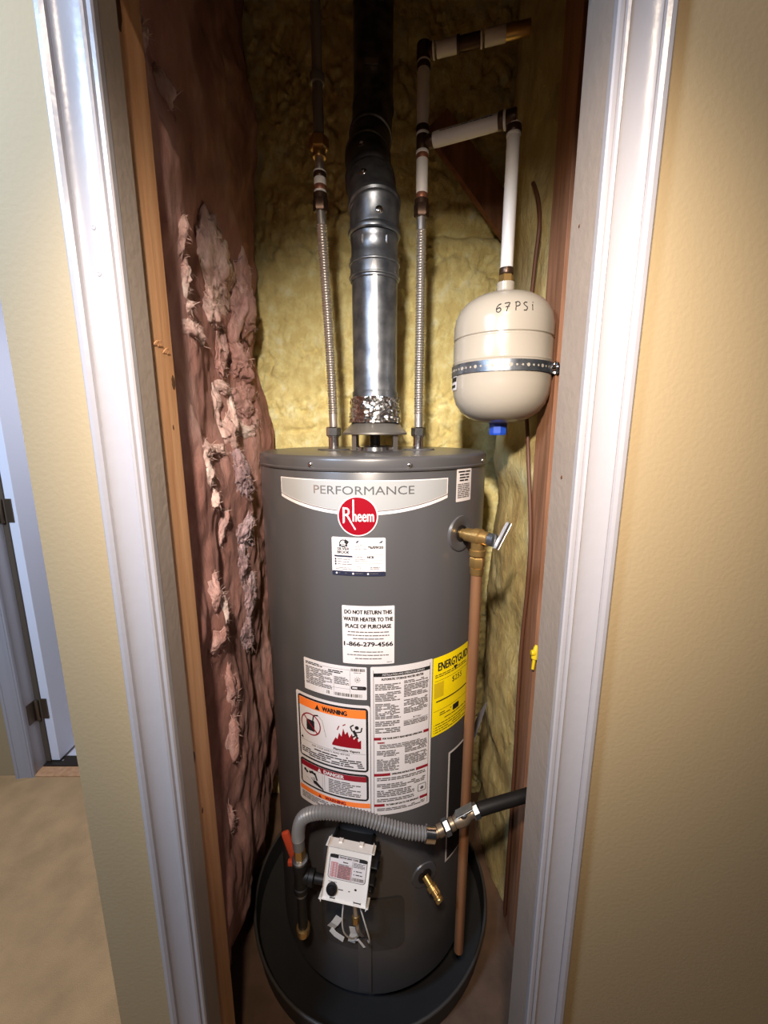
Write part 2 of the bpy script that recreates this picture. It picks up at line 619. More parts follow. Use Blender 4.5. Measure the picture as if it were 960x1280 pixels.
# hall door, its casing, hinges and threshold
JX = -1.445
bm = B(); box(bm, JX - 0.020, 1.45, 0, JX, 1.523, 2.06)
struct(link('trim_6', bm, 'trim'), 'white jamb of the far hall door')
c3 = casing('trim_7', JX + 0.006, -1, 0.072, 1.462, 0.0, 2.12, 'white moulded casing of the far hall door')
door = bpy.data.objects.new('door_1', None)
door.location = (JX + 0.016, 1.54, 0)
COL.objects.link(door)
struct(door, 'white door standing open beyond the left wall')
bm = B()
box(bm, JX + 0.020, 1.528, 0.014, JX + 0.055, 2.27, 2.03, bevel=0.002)
link('door_slab', bm, 'door', door)
bm = B()
for z0_, z1_ in ((0.16, 0.92), (1.08, 1.92)):
    for y0_, y1_ in ((1.64, 1.86), (1.95, 2.17)):
        box(bm, JX + 0.0545, y0_, z0_, JX + 0.059, y1_, z1_, bevel=0.002)
link('door_panel', bm, 'door', door)
bm = B(); box(bm, JX + 0.0005, 1.5235, 0.014, JX + 0.0195, 1.545, 2.03)  # solid strip that stands for the shade in the hinge gap
link('gap_shade_strip', bm, 'gapdark', door)
for z in (0.265, 1.105, 1.82):
    h = B()
    box(h, JX + 0.0002, 1.478, z - 0.045, JX + 0.0024, 1.520, z + 0.045, bevel=0.001)
    box(h, JX + 0.020, 1.523, z - 0.045, JX + 0.044, 1.5285, z + 0.045, bevel=0.001)
    ho = link('hinge', h, 'hingemetal', door)
    k = B()
    lathe(k, (JX + 0.0105, 1.514, z - 0.046), (0, 0, 1), [(0.0055, 0), (0.0065, 0.002), (0.0065, 0.090), (0.0055, 0.092)], seg=12)
    link('hinge_pin', k, 'hingemetal', ho, 40)
bm = B(); box(bm, JX, 1.505, 0.0, -0.66, 1.560, 0.010, bevel=0.003)
th = struct(link('trim_8', bm, 'threshold'), 'dark metal threshold strip under the hall door')
sb = B(); lathe(sb, (JX + 0.065, 1.532, 0.010), (0, 0, 1), [(0.005, 0), (0.004, 0.0015), (0, 0.002)], seg=10)
link('screw', sb, 'chrome', th, 40)
bm = B(); box(bm, JX, 1.455, 0.0, -0.66, 1.504, 0.006, bevel=0.002)
struct(link('trim_9', bm, 'pine'), 'narrow wooden strip between carpet and threshold')

# studs and brace in the closet
def stud(name, x0, y0, x1, y1, z0, z1, m, label):
    bm = B()
    box(bm, x0, y0, z0, x1, y1, z1, bevel=0.0015)
    o = link(name, bm, m)
    tag(o, label, 'stud')
    return o
sl = stud('wall_stud', -0.362, 0.589, -0.3205, 0.660, 0.0, 2.69, 'pine', 'pale pine stud with knots on the left edge of the closet opening')
for (yy, zz, a, b_) in ((0.603, 1.905, 0.008, 0.030), (0.653, 1.472, 0.005, 0.011), (0.600, 0.86, 0.006, 0.012), (0.640, 1.405, 0.002, 0.004), (0.612, 0.742, 0.003, 0.006)):
    bm = B()
    n = 16
    c0 = bm.verts.new((-0.3197, yy, zz))
    ring = [bm.verts.new((-0.3204, max(0.590, min(0.659, yy + a * cos(2 * pi * k / n) * (1 + .15 * sin(3 * k)))), zz + b_ * sin(2 * pi * k / n))) for k in range(n)]
    for k in range(n):
        bm.faces.new((c0, ring[k], ring[(k + 1) % n]))
    bmesh.ops.recalc_face_normals(bm, faces=bm.faces[:])
    link('knot', bm, 'knot', sl)
for (yy, zz, s) in ((0.618, 1.522, 1), (0.636, 1.507, -1), (0.612, 1.513, -1)):
    bm = B()
    pts = [(-0.320 + 0.004 * sin(pi * t / 8), yy + 0.006 * cos(pi * t / 8) * s, zz + 0.007 * sin(pi * t / 8) - .004 * s) for t in range(9)]
    tube(bm, pts, 0.0005, seg=5)
    link('wood_sliver', bm, 'pine', sl)
sr = stud('wall_stud', 0.352, 0.884, 0.392, 0.972, 0.004, 2.69, 'oldwood', 'brown stud on the right closet wall beside the expansion tank')
bm = B()
obox(bm, (0.275, 1.335, 2.09), Vector((0.205, 0, -0.24)).normalized(), (0, 1, 0), Vector((0.24, 0, 0.205)).normalized(), 0.20, 0.014, 0.038)
tag(link('diagonal_brace', bm, 'oldwood'), 'brown board running diagonally across the back wall behind the white pipe', 'brace')

# ------------------------------------------------------------------ insulation
def nz(x, y, z, s):
    return noise.noise(Vector((x * s, y * s, z * s)))
def fr(x, y, z, s, o=4):
    v, a, t = 0, 1, 0
    for i in range(o):
        v += a * noise.noise(Vector((x * s, y * s, z * s))); t += a
        s *= 2.05; a *= 0.55
    return v / t
def rdg(x, y, z, s, o=3):
    v, a, t = 0, 1, 0
    for i in range(o):
        v += a * (1 - abs(noise.noise(Vector((x * s, y * s, z * s)))) * 2); t += a
        s *= 2.0; a *= 0.5
    return v / t

def grid_sheet(f, nu, nv):
    bm = B()
    rows = []
    for j in range(nv + 1):
        rows.append([bm.verts.new(f(i / nu, j / nv)) for i in range(nu + 1)])
    for j in range(nv):
        for i in range(nu):
            bm.faces.new((rows[j][i], rows[j][i + 1], rows[j + 1][i + 1], rows[j + 1][i]))
    return bm

def left_x(y, z):
    t = (y - .66) / .72
    base = -0.352 - 0.032 * t - 0.045 * max(0, min(1, (0.22 - z) / 0.14))
    w = 0.042 * fr(y * 1.4, z * .75, 3.1, 4.0, 2) + 0.022 * fr(y, z * .7, 4.4, 9, 3)
    w += 0.006 * fr(y, z * .6, 1.7, 30, 4)
    if t > .45:
        w += 0.010 * (rdg(y, z * .7, 5.5, 12, 3) - .55) * min(1, (t - .45) * 3)
    return max(-0.45, min(-0.318, base + w))
bm = grid_sheet(lambda a, b_: (left_x(0.662 + a * .690, 0.006 + b_ * 2.68), 0.662 + a * .690, 0.006 + b_ * 2.68), 110, 340)
lb = thing('fibreglass_batt', 'dusty pink fibreglass insulation with torn pale tufts lining the left closet wall', 'insulation', (-0.40, 1.0, 0.0))
for f in bm.faces:
    f.material_index = 0
link('batt', bm, 'pink', lb, 180)

FIB = B()
def tuft(c, sx, sy, sz, seed, m, amp=0.55, sub=4):
    """a torn flattened wad of fibre with a ragged outline"""
    bm = B()
    bmesh.ops.create_icosphere(bm, subdivisions=sub, radius=1.0)
    for v in bm.verts:
        p = v.co.copy()
        k = 1 + amp * 1.3 * fr(p.x * .6 + seed, p.y * 1.2, p.z * 1.2, 1.3, 3)
        k += amp * .16 * (rdg(p.x + seed, p.y * 1.6, p.z * .8, 2.2, 2) - .5) + amp * .55 * fr(p.x * .7, p.y * 1.3 + seed, p.z * 1.3, 6.0, 4)
        yy, zz = c[1] + p.y * sy * k + .25 * sy * sin(seed + p.z * 2.2), c[2] + p.z * sz * k
        base = left_x(min(1.34, max(.665, yy)), zz)
        v.co = Vector((base - .003 + p.x * sx * k * max(.25, 1 - .6 * (p.y * p.y + p.z * p.z)) , yy, zz))
        if p.x > .1 and random.random() < (.12 if sub == 5 else .22):
            q = v.co
            d = Vector((random.uniform(.1, .8), random.uniform(-1, 1), random.uniform(-1, .8))).normalized() * random.uniform(.006, .019)
            e = d.cross(Vector((random.random(), random.random(), random.random()))).normalized() * .00042
            a = [FIB.verts.new(x) for x in (q - e, q + e, q + d * .55 + Vector((0, 0, -.002)) + e, q + d * .55 + Vector((0, 0, -.002)) - e, q + d + Vector((0, 0, -.005)))]
            FIB.faces.new(a[:4]); FIB.faces.new((a[3], a[2], a[4]))
    return link('tuft', bm, m, lb, 180)
TUFTS = [  # y, z, sy, sz, colour
    (0.735, 1.985, .014, .026, 'pinkpale'), (0.775, 1.935, .016, .032, 'pinkpale'), (0.700, 2.03, .012, .026, 'pinkpale'),
    (0.800, 1.735, .011, .040, 'pinkpale'), (0.812, 1.675, .012, .034, 'pinkpale'), (0.818, 1.625, .006, .012, 'pinkpale'),
    (1.02, 1.76, .070, .085, 'pinkpale'), (1.16, 1.72, .080, .10, 'pinkmid'), (0.98, 1.665, .035, .05, 'pinkpale'),
    (1.13, 1.585, .060, .060, 'pinkmid'),
    (0.820, 1.588, .024, .020, 'pinkpale'), (0.872, 1.590, .020, .026, 'pinkpale'),
    (1.02, 1.575, .038, .070, 'pinkmid'), (1.15, 1.47, .06, .06, 'pinkmid'),
    (0.965, 1.455, .020, .062, 'pinkpale'), (1.055, 1.44, .024, .055, 'pinkpale'), (1.005, 1.500, .040, .018, 'pinkpale'), (0.995, 1.400, .034, .035, 'pinkpale'),
    (1.13, 1.405, .055, .026, 'pinkpale'),
    (0.84, 1.362, .040, .020, 'pinkpale'), (0.915, 1.358, .034, .014, 'pinkpale'), (0.828, 1.318, .022, .036, 'pinkpale'), (0.850, 1.262, .015, .024, 'pinkpale'),
    (1.02, 1.30, .040, .060, 'lilac'), (1.09, 1.28, .036, .050, 'lilac'),
    (1.06, 1.14, .050, .050, 'lilac'), (1.02, 1.06, .036, .06, 'lilac'), (1.06, 0.97, .040, .06, 'lilac'), (1.03, 0.86, .036, .06, 'lilac'),
    (0.905, 1.19, .014, .050, 'pinkmid'), (0.795, 1.075, .022, .036, 'pinkmid'), (0.83, 1.03, .016, .034, 'pinkpale'),
    (0.79, 0.97, .030, .030, 'pinkmid'), (0.84, 0.83, .014, .06, 'pinkmid'), (0.84, 0.70, .016, .07, 'pinkmid'),
    (0.80, 0.52, .014, .045, 'pinkmid'),
]
for i, (y, z, sy, sz, m) in enumerate(TUFTS):
    tuft((left_x(y, z), y, z), 0.012 + .16 * min(sy, sz), sy * 1.15, sz, i * 3.7, m, amp=0.62, sub=5 if sy * sz > .0013 else 4)
fo = link('loose_fibres', FIB, 'pinkpale', lb)
fo['kind'] = 'stuff'

# yellow batt on the back wall
def back_y(x, z):
    cr_ = rdg(x + .12 * nz(x, z, 4, 6), z, 2.2, 7.5, 2)
    y = 1.372 - 0.016 * fr(x, z, 0.3, 3.5, 3) - 0.007 * fr(x, z, 8.3, 24, 4)
    y += 0.030 * max(0, cr_ - .80) / .2 * max(0, .5 + nz(x, z, 7.7, 5))
    y += 0.004 * (rdg(x, z, 1.1, 28, 2) - .6)
    wx, wz = x * 34 + 1.2 * nz(x, z, 5, 14), z * 20 + 1.2 * nz(x, z, 9, 14)
    dd_ = noise.voronoi(Vector((wx, wz, 0)))[0]
    y += 0.016 * max(0, 1 - (dd_[1] - dd_[0]) / .16) * max(0, .30 + 1.5 * nz(x, z, 2.2, 9)) + 0.006 * (dd_[0] - .5)
    if x > .10:
        y += 0.035 * math.exp(-((z - 1.985 - .01 * nz(x, 0, 0, 20)) / 0.014) ** 2) * min(1, (x - .10) * 20)
    return min(1.43, y)
bm = grid_sheet(lambda a, b_: (-0.445 + a * .87, back_y(-0.445 + a * .87, 0.006 + b_ * 2.68), 0.006 + b_ * 2.68), 170, 420)
bb = link('fibreglass_batt', bm, 'yellow', None, 180)
tag(bb, 'bright yellow crinkled insulation covering the back wall behind the vent pipe', 'insulation')

# olive batt on the right wall
def right_x(y, z):
    e = (y - 0.975) / 0.40
    x = 0.372 - 0.040 * sin(pi * min(1, max(0, e))) + 0.020 * fr(y, z * .8, 6.1, 5, 3) + 0.006 * fr(y, z, 2.2, 26, 4)
    x += 0.035 * max(0, nz(y * .4, z, 3.3, 5.5)) 
    return min(0.435, max(0.318, x))
bm = grid_sheet(lambda a, b_: (right_x(0.972 + a * .378, 0.006 + b_ * 2.68), 0.972 + a * .378, 0.006 + b_ * 2.68), 60, 300)
rb = link('fibreglass_batt', bm, 'olive', None, 180)
tag(rb, 'yellow olive insulation bulging from the right wall beside the stud', 'insulation')

# ------------------------------------------------------------------ drain pan
pan = thing('drain_pan', 'wide round black drain pan under the grey water heater', 'pan', (TX, TY, 0.004))
PR = 0.338
PX, PY = TX - .014, TY + .014
bm = B()
lathe(bm, (PX, PY, 0.004), (0, 0, 1), [(0.0, 0.0), (PR - .012, 0.0), (PR - .006, 0.004), (PR, 0.066), (PR - .004, 0.068), (PR - .010, 0.008), (PR - .016, 0.005), (0, 0.005)], seg=72, caps=False)
link('basin', bm, 'pan', pan, 40)
bm = B()
torus(bm, (PX, PY, 0.072), (0, 0, 1), PR - .001, 0.0042, seg=72, n=8)
link('rim', bm, 'panrim', pan, 60)

# ------------------------------------------------------------------ water heater
wh = thing('water_heater', 'tall grey gas water heater covered with stickers standing in the closet', 'water heater', (TX, TY, 0.009))
bm = B()
lathe(bm, (TX, TY, 0), (0, 0, 1), [(0.0, Z0), (TR - .006, Z0), (TR - .001, Z0 + .003), (TR, Z0 + .010), (TR, 0.353), (TR - .0012, 0.3515), (TR - .0012, 0.3495), (TR, 0.348), (TR, ZS - .004), (TR - .0015, ZS - .001), (TR - .004, ZS)][:5] + [(TR, 0.6), (TR, ZS - .004), (TR - .0015, ZS - .001), (TR - .004, ZS)], seg=120, caps=False)
link('jacket', bm, 'tank', wh, 40)
bm = B()
lathe(bm, (TX, TY, 0), (0, 0, 1), [(TR - .004, ZS - .003), (TR + .0008, ZS - .002), (TR + .0028, ZS + .0005), (TR + .0028, ZS + .003), (TR + .0008, ZS + .0048),
      (TR + .0008, ZT - .008), (TR - .0005, ZT - .004), (TR - .004, ZT - .001), (TR - .010, ZT), (0, ZT)], seg=120, caps=False)
link('top_cap', bm, 'tank', wh, 40)
for th_ in (-24.9, 15.8, -80, 62):
    bm = B()
    p = on_tank(th_, 1.339, 0.0006)
    lathe(bm, p, rad_dir(th_), [(0.0050, 0), (0.0050, 0.0015), (0.0035, 0.0030), (0, 0.0034)], seg=12)
    link('cap_screw', bm, 'chrome', wh, 50)
for i in range(3):
    a = 2 * pi * i / 3 + .5
    bm = B(); lathe(bm, (TX + .2 * cos(a), TY + .2 * sin(a), 0.0095), (0, 0, 1), [(.022, 0), (.022, .074), (.026, .0755)], seg=14)
    link('leg', bm, 'tankdark', wh, 40)
# discs round the water connections
for x in (-0.12, 0.082):
    bm = B()
    lathe(bm, (x, 1.0, ZT), (0, 0, 1), [(0.040, 0), (0.038, 0.0035), (0.017, 0.004), (0.017, 0.002)], seg=32, caps=False)
    link('nipple_collar', bm, 'tank', wh, 40)

# draft hood on four legs
HX, HY = -0.021, 1.0
dh = B()
lathe(dh, (HX, HY, 0), (0, 0, 1), [(0.0735, 1.391), (0.0755, 1.392), (0.0755, 1.396), (0.056, 1.417), (0.0525, 1.420), (0.0525, 1.435)], seg=48, caps=False)
hood = link('draft_hood', dh, 'hood', wh, 40)
for a in (45, 135, 225, 315):
    bm = B()
    d = Vector((cos(radians(a)), sin(radians(a)), 0)); t = Vector((-d.y, d.x, 0))
    obox(bm, Vector((HX, HY, 1.3735)) + d * 0.067, t, d, (0, 0, 1), 0.007, 0.0008, 0.0185)
    obox(bm, Vector((HX, HY, 1.3562)) + d * 0.073, t, d, (0, 0, 1), 0.007, 0.007, 0.0008)
    link('hood_leg', bm, 'hood', hood)
bm = B()
lathe(bm, (HX, HY, ZT), (0, 0, 1), [(0.050, 0), (0.050, .008), (0.038, 0.010), (0.038, 0.003)], seg=40, caps=False)
link('flue_collar', bm, 'chrome', hood, 40)
bm = B()
lathe(bm, (HX, HY, ZT), (0, 0, 1), [(0.012, 0.0), (0.012, 0.045), (0, 0.047)], seg=20, caps=False)
link('flue_baffle', bm, 'blackiron', hood, 40)

# --- stickers
def sticker(th0, z0):
    return Sheet(tankmap(th0, z0))
# silver name band with its curved lower edge
W = arc(76.5)
s = sticker(-4.2, 1.3125)
def low(u):
    return -0.0385 - 0.026 * (1 - (2 * u / W) ** 2)
s.strip(lambda t: (-W / 2 + W * t, low(-W / 2 + W * t), 0.0), 48, 'paper', 0)
s.strip(lambda t: (-W / 2 + .0025 + (W - .005) * t, low(-W / 2 + W * t) + .0085, -0.0018), 48, 'silver', 1)
s.strip(lambda t: (-W / 2 + W * t, low(-W / 2 + W * t) + .0062, low(-W / 2 + W * t) + .0078), 48, 'grayprint', 1)
s.text('PERFORMANCE', 0.006, -0.026, 0.0155, 'silverletter', 2, w=arc(41.5))
s.build('name_sticker', wh, 'silver band with curved lower edge and PERFORMANCE lettering')
# round red badge
s = sticker(-5.1, 1.2465)
s.disc(0, 0, 0.0375, 'paper', 2, 40)
s.disc(0, 0, 0.0352, 'red', 3, 40)
s.text('R', -0.0185, -0.0115, 0.0285, 'paper', 4, w=0.0165)
s.line(-0.0185, -0.0005, -0.004, -0.0250, 0.0026, 'paper', 4)
s.line(-0.0262, 0.0165, -0.0262, -0.0135, 0.0024, 'paper', 4)
s.line(-0.0075, -0.0095, -0.0075, 0.0310, 0.0030, 'paper', 4)
s.text('heem', 0.0105, -0.0095, 0.0215, 'paper', 4, w=0.0385, bold=.0005)
s.build('badge', wh, 'round red badge with white lettering')
# installer's sticker
s = sticker(-5.0, 1.169)
w, h = arc(22.2), 0.0745
s.rrect(-w / 2, -h / 2, w / 2, h / 2, .003, 'paper', 1)
s.rrect(-w / 2, -h / 2, w / 2, -h / 2 + .009, .002, 'navy', 2)
for u in (-0.042, -0.010, 0.018):
    s.disc(u, -h / 2 + .0045, .0018, 'paper', 3, 10)
    s.greek(u + .004, u + .020, -h / 2 + .0056, -h / 2 + .003, .0022, 'grayprint', 3, rag=.1)
s.ring(-0.0285, 0.0255, 0.0055, 0.0075, 'ink', 2, 20)
s.poly([(-0.0215, 0.0225), (-0.0170, 0.0290), (-0.0245, 0.0340), (-0.0265, 0.0275)], 'ink', 2.2)
s.poly([(-0.0365, 0.0195), (-0.0205, 0.0195), (-0.0200, 0.0225), (-0.0280, 0.0240), (-0.0360, 0.0230)], 'ink', 2.4)
s.poly([(-0.0330, 0.0210), (-0.0235, 0.0210), (-0.0255, 0.0228), (-0.0310, 0.0228)], 'paper', 2.7)
s.text('SILVER', -0.0285, 0.0125, .0052, 'ink', 2, w=.023, bold=.0003)
s.text('BROOK', -0.0285, 0.0058, .0052, 'ink', 2, w=.023, bold=.0003)
s.rect(-0.0460, -0.0010, -0.0110, 0.0022, 'navy', 2)
for k in range(3):
    v = -0.0055 - .0048 * k
    s.rect(-0.0455, v - .0018, -0.0422, v + .0018, 'navy', 2)
    s.greek(-0.0400, -0.012, v + .0008, v - .0009, .0026, 'grayprint', 2, rag=.2)
s.greek(-0.0440, -0.012, -0.0215, -0.0270, .0027, 'grayprint', 2, ink=.35)
s.line(-0.0085, 0.033, -0.0085, -0.026, .0004, 'grayprint')
s.poly([(-0.0050, 0.0270), (0.0430, 0.0270), (0.0465, 0.0310), (-0.0020, 0.0310)], 'navy', 2)
s.greek(0.004, 0.040, 0.0298, 0.0284, .0024, 'paper', 3, rag=.05)
for k, v in enumerate((0.0225, 0.0185, 0.0145, -0.0010, -0.0055, -0.0095)):
    s.greek(-0.0060, 0.010 + .004 * (k % 3), v + .0015, v, .0018, 'grayprint', 2, rag=.2)
for v in (0.0085, 0.0045, -0.0065, -0.0125):
    s.line(-0.006, v, 0.046, v, .0004, 'grayprint')
s.text('*6/09/20', 0.0325, 0.0165, .0048, 'ink', 2, w=.028, bold=.0004)
s.text('NCB', 0.0225, -0.0022, .0042, 'ink', 2, w=.012, bold=.0004)
s.ring(0.0010, -0.0215, .0028, .0034, 'grayprint', 2, 14)
s.rect(0.0175, -0.0270, 0.0450, -0.0268, 'grayprint'); s.rect(0.0175, -0.0172, 0.0450, -0.0170, 'grayprint')
s.greek(0.0220, 0.0410, -0.0195, -0.0250, .0026, 'grayprint', 2)
s.build('installer_sticker', wh, 'white installer sticker with navy lower edge')
# return notice
s = sticker(-1.2, 1.0105)
w, h = arc(22.2), 0.122
s.rrect(-w / 2, -h / 2, w / 2, h / 2, .002, 'paper', 1)
s.text('DO NOT RETURN THIS', 0, 0.0445, .0080, 'ink', 2, w=.0915, bold=.0005)
s.text('WATER HEATER TO THE', 0, 0.0300, .0080, 'ink', 2, w=.0955, bold=.0005)
s.text('PLACE OF PURCHASE', 0, 0.0155, .0080, 'ink', 2, w=.0885, bold=.0005)
for v, w2 in ((0.0070, .080), (0.0000, .082), (-0.0070, .060)):
    s.greek(-w2 / 2, w2 / 2, v + .0012, v - .0012, .0028, 'grayprint', 2, ink=.75, fill=1, rag=.02)
s.text('1-866-279-4566', 0, -0.0225, .0088, 'ink', 2, w=.0955, bold=.0006)
for v, w2 in ((-0.0345, .058), (-0.0415, .084), (-0.0490, .052)):
    s.greek(-w2 / 2, w2 / 2, v + .0010, v - .0012, .0026, 'grayprint', 2, ink=.75, fill=1, rag=.02)
s.greek(0.036, 0.046, -0.0560, -0.0580, .0022, 'grayprint')
s.build('notice_sticker', wh, 'white notice with a toll-free number')
# rating plate
s = sticker(-17.2, 0.9065)
w, h = arc(30.4), 0.072
s.rrect(-w / 2, -h / 2, w / 2, h / 2, .002, 'paper', 0.5)
s.greek(-w / 2 + .005, -0.022, 0.0295, 0.0225, .0032, 'ink', 2, ink=.6, rag=.3)
s.greek(-0.010, 0.022, 0.0240, 0.0170, .0036, 'ink', 2, ink=.6, rag=.3)
s.greek(-w / 2 + .005, 0.000, 0.0195, -0.0200, .0029, 'grayprint', 2, ink=.6, rag=.35)
s.greek(0.003, 0.034, 0.0110, -0.0060, .0029, 'grayprint', 2, ink=.6, rag=.3)
s.line(-w / 2 + .004, 0.0285, 0.036, 0.0285, .0004, 'grayprint')
s.line(0.0015, 0.0115, 0.0015, -0.022, .0004, 'grayprint'); s.line(0.036, 0.0285, 0.036, -0.022, .0004, 'grayprint')
s.line(-w / 2 + .004, -0.0135, 0.036, -0.0135, .0004, 'grayprint')
s.barcode(0.038, 0.0265, w / 2 - .003, 0.0325)
s.greek(0.044, 0.062, 0.0240, 0.0220, .0022, 'grayprint')
for k in range(10):
    a = k * pi / 5
    s.line(0.051 + .003 * cos(a), 0.008 + .003 * sin(a), 0.051 + .0065 * cos(a), 0.008 + .0065 * sin(a), .0008, 'grayprint')
s.disc(0.051, 0.008, .0016, 'grayprint', 2, 10)
s.rrect(0.0375, -0.0140, w / 2 - .001, -0.0060, .003, 'ink', 2)
s.greek(0.0405, 0.0505, -0.0080, -0.0125, .0058, 'paper', 3, rag=0, fill=1, ink=.6)
s.greek(0.0520, w / 2 - .004, -0.0090, -0.0110, .0024, 'grayprint', 3, rag=0)
s.barcode(0.002, -0.0310, 0.060, -0.0240)
s.barcode(-0.015, -0.0310, -0.007, -0.0240)
s.build('rating_sticker', wh, 'white rating plate with barcodes')
# warning sticker
s = sticker(-19.6, 0.722)
w, h = arc(37.9), 0.274
hw = w / 2
s.rrect(-hw, -h / 2, hw, h / 2 - .001, .006, 'paper', 1)
def frame(v0, v1):
    s.rrect(-hw + .006, v0, hw - .004, v1, .008, 'ink', 2)
    s.rrect(-hw + .0105, v0 + .0045, hw - .0085, v1 - .0045, .003, 'paper', 3)
frame(-0.020, 0.130)
s.rect(-hw + .0105, 0.1060, hw - .0085, 0.1255, 'orangeprint', 4)
s.poly([(-0.0330, 0.1085), (-0.0210, 0.1085), (-0.0270, 0.1205)], 'ink', 5)
s.text('WARNING', 0.012, 0.1100, .0105, 'ink', 5, w=.054, bold=.0008)
cx_, cy_ = -0.046, 0.068
s.ring(cx_, cy_, 0.0235, 0.0262, 'darkred', 5, 36)
s.poly([(cx_ - .011, cy_ - .016), (cx_ + .010, cy_ - .016), (cx_ + .010, cy_ + .010), (cx_ - .011, cy_ + .010)], 'ink', 4.2)
s.line(cx_ + .006, cy_ + .010, cx_ + .009, cy_ + .024, .0030, 'ink', 4.3)
s.line(cx_ + .009, cy_ + .024, cx_ + .020, cy_ + .027, .0030, 'ink', 4.3)
s.line(cx_ + .020, cy_ + .027, cx_ + .030, cy_ + .018, .0008, 'grayprint', 4.3)
s.line(cx_ + .030, cy_ + .018, cx_ + .038, cy_ - .018, .0008, 'grayprint', 4.3)
s.line(cx_ - .017, cy_ + .017, cx_ + .017, cy_ - .017, .0030, 'darkred', 5.2)
fl = [(0.006, .040), (0.014, .056), (0.018, .052), (0.022, .068), (0.027, .060), (0.031, .080), (0.035, .066), (0.040, .074), (0.044, .060), (0.049, .070), (0.053, .056), (0.060, .066), (0.062, .052), (0.068, .056), (0.066, .040)]
for a, b_ in zip(fl[:-1], fl[1:]):
    s.poly([(a[0], 0.036), (b_[0], 0.036), b_, a], 'red', 4)
for (a, b_) in (((0.018, .074), (0.022, .084)), ((0.030, .086), (0.036, .090))):
    s.line(*a, *b_, .0022, 'red', 4.1)
# the running figure among the flames
s.disc(0.0595, 0.0850, .0042, 'ink', 5, 12)
s.line(0.0525, 0.0780, 0.0585, 0.0660, .0060, 'ink', 5)
s.line(0.0500, 0.0760, 0.0460, 0.0860, .0026, 'ink', 5); s.line(0.0460, 0.0860, 0.0530, 0.0910, .0026, 'ink', 5)
s.line(0.0580, 0.0740, 0.0680, 0.0760, .0026, 'ink', 5); s.line(0.0680, 0.0760, 0.0700, 0.0860, .0026, 'ink', 5)
s.line(0.0560, 0.0660, 0.0500, 0.0620, .0032, 'ink', 5); s.line(0.0585, 0.0660, 0.0620, 0.0600, .0032, 'ink', 5)
s.text('Flammable Vapors', 0.037, 0.0265, .0046, 'ink', 5, w=.056, bold=.0003)
s.poly([(-hw + .013, 0.0270), (-hw + .020, 0.0270), (-hw + .0165, 0.0345)], 'ink', 5)
s.text('FOR YOUR SAFETY READ BEFORE', 0.0, 0.0170, .0040, 'ink', 5, w=.088)
s.greek(-0.038, 0.040, 0.0125, 0.0085, .0045, 'ink', 5, rag=.05, ink=.6)
s.line(-hw + .012, 0.0235, hw - .010, 0.0235, .0006, 'grayprint', 4)
s.greek(-hw + .014, hw - .011, 0.0060, -0.0145, .0047, 'ink', 4, rag=.3, ink=.55)
frame(-0.091, -0.026)
s.rect(-hw + .0105, -0.0440, hw - .0085, -0.0305, 'darkred', 4)
s.poly([(-0.0320, -0.0425), (-0.0220, -0.0425), (-0.0270, -0.0325)], 'paper', 5)
s.text('DANGER', 0.007, -0.0415, .0085, 'paper', 5, w=.046, bold=.0006)
s.line(-0.015, -0.045, -0.015, -0.084, .0006, 'grayprint', 4)
s.line(-0.020, -0.045, -0.020, -0.084, .0005, 'grayprint', 4)
for k, (u, v, r) in enumerate(((-.066, -.052, .0036), (-.061, -.055, .0033), (-.052, -.053, .0034), (-.046, -.051, .0038), (-.040, -.053, .0036))):
    s.disc(u, v, r, 'ink', 4.5 + .1 * k, 10)
s.line(-.038, -.055, -.034, -.067, .0042, 'ink', 4.6)
s.poly([(-.044, -.070), (-.036, -.069), (-.018, -.083), (-.018, -.086), (-.030, -.082), (-.044, -.076)], 'ink', 4.6)
for k in range(3):
    s.line(-.045 + .003 * k, -.071 + .002 * k, -.050 + .004 * k, -.066 + .0025 * k, .0015, 'ink', 4.7)
s.line(-.064, -.069, -.036, -.081, .0006, 'grayprint', 4.3)
s.greek(-0.005, hw - .018, -0.0495, -0.0830, .0043, 'grayprint', 4, rag=.4, ink=.6)
s.rect(-hw + .003, -0.1080, hw - .001, -0.0965, 'orangeprint', 3)
s.poly([(-0.0320, -0.1065), (-0.0230, -0.1065), (-0.0275, -0.0980)], 'darkred', 5)
s.text('WARNING', 0.009, -0.1060, .0080, 'darkred', 5, w=.048, bold=.0006)
s.greek(-hw + .008, -0.006, -0.1120, -0.1300, .0042, 'grayprint', 3, rag=.3, ink=.55)
s.greek(0.002, hw - .010, -0.1110, -0.1340, .0042, 'grayprint', 3, rag=.3, ink=.6)
s.line(-0.002, -0.109, -0.002, -0.136, .0006, 'grayprint', 3)
s.build('warning_sticker', wh, 'tall white sticker with black framed orange and red warnings')
# instruction sheet
s = sticker(13.9, 0.770)
w, h = arc(28.6), 0.348
hw = w / 2
s.rrect(-hw, -h / 2, hw, h / 2, .003, 'paper', 1.5)
s.line(-hw + .006, -.168, -hw + .006, .166, .0008, 'ink', 2.2); s.line(hw - .006, -.168, hw - .006, .166, .0008, 'ink', 2.2)
s.rect(-hw + .006, 0.1520, hw - .006, 0.1600, 'ink', 2.5)
s.text('INSTALLATION AND OPERATION DETAILS', 0.002, 0.1540, .0042, 'paper', 3.2, w=.088)
s.text('AUTOMATIC STORAGE WATER HEATER', 0, 0.1440, .0048, 'ink', 3, w=.088, bold=.0003)
def col(u0, u1, blocks):
    for a, b_, p in blocks:
        s.greek(u0, u1, a, b_, p, 'grayprint', 3, ink=.62, rag=.3)
col(-hw + .009, -0.004, [(.136, .122, .0037), (.118, .096, .0036), (.092, .056, .0036), (.052, .040, .0042), (.036, .022, .0042)])
col(0.002, hw - .009, [(.139, .133, .0036), (.130, .100, .0036), (.096, .064, .0036), (.046, .034, .0036)])
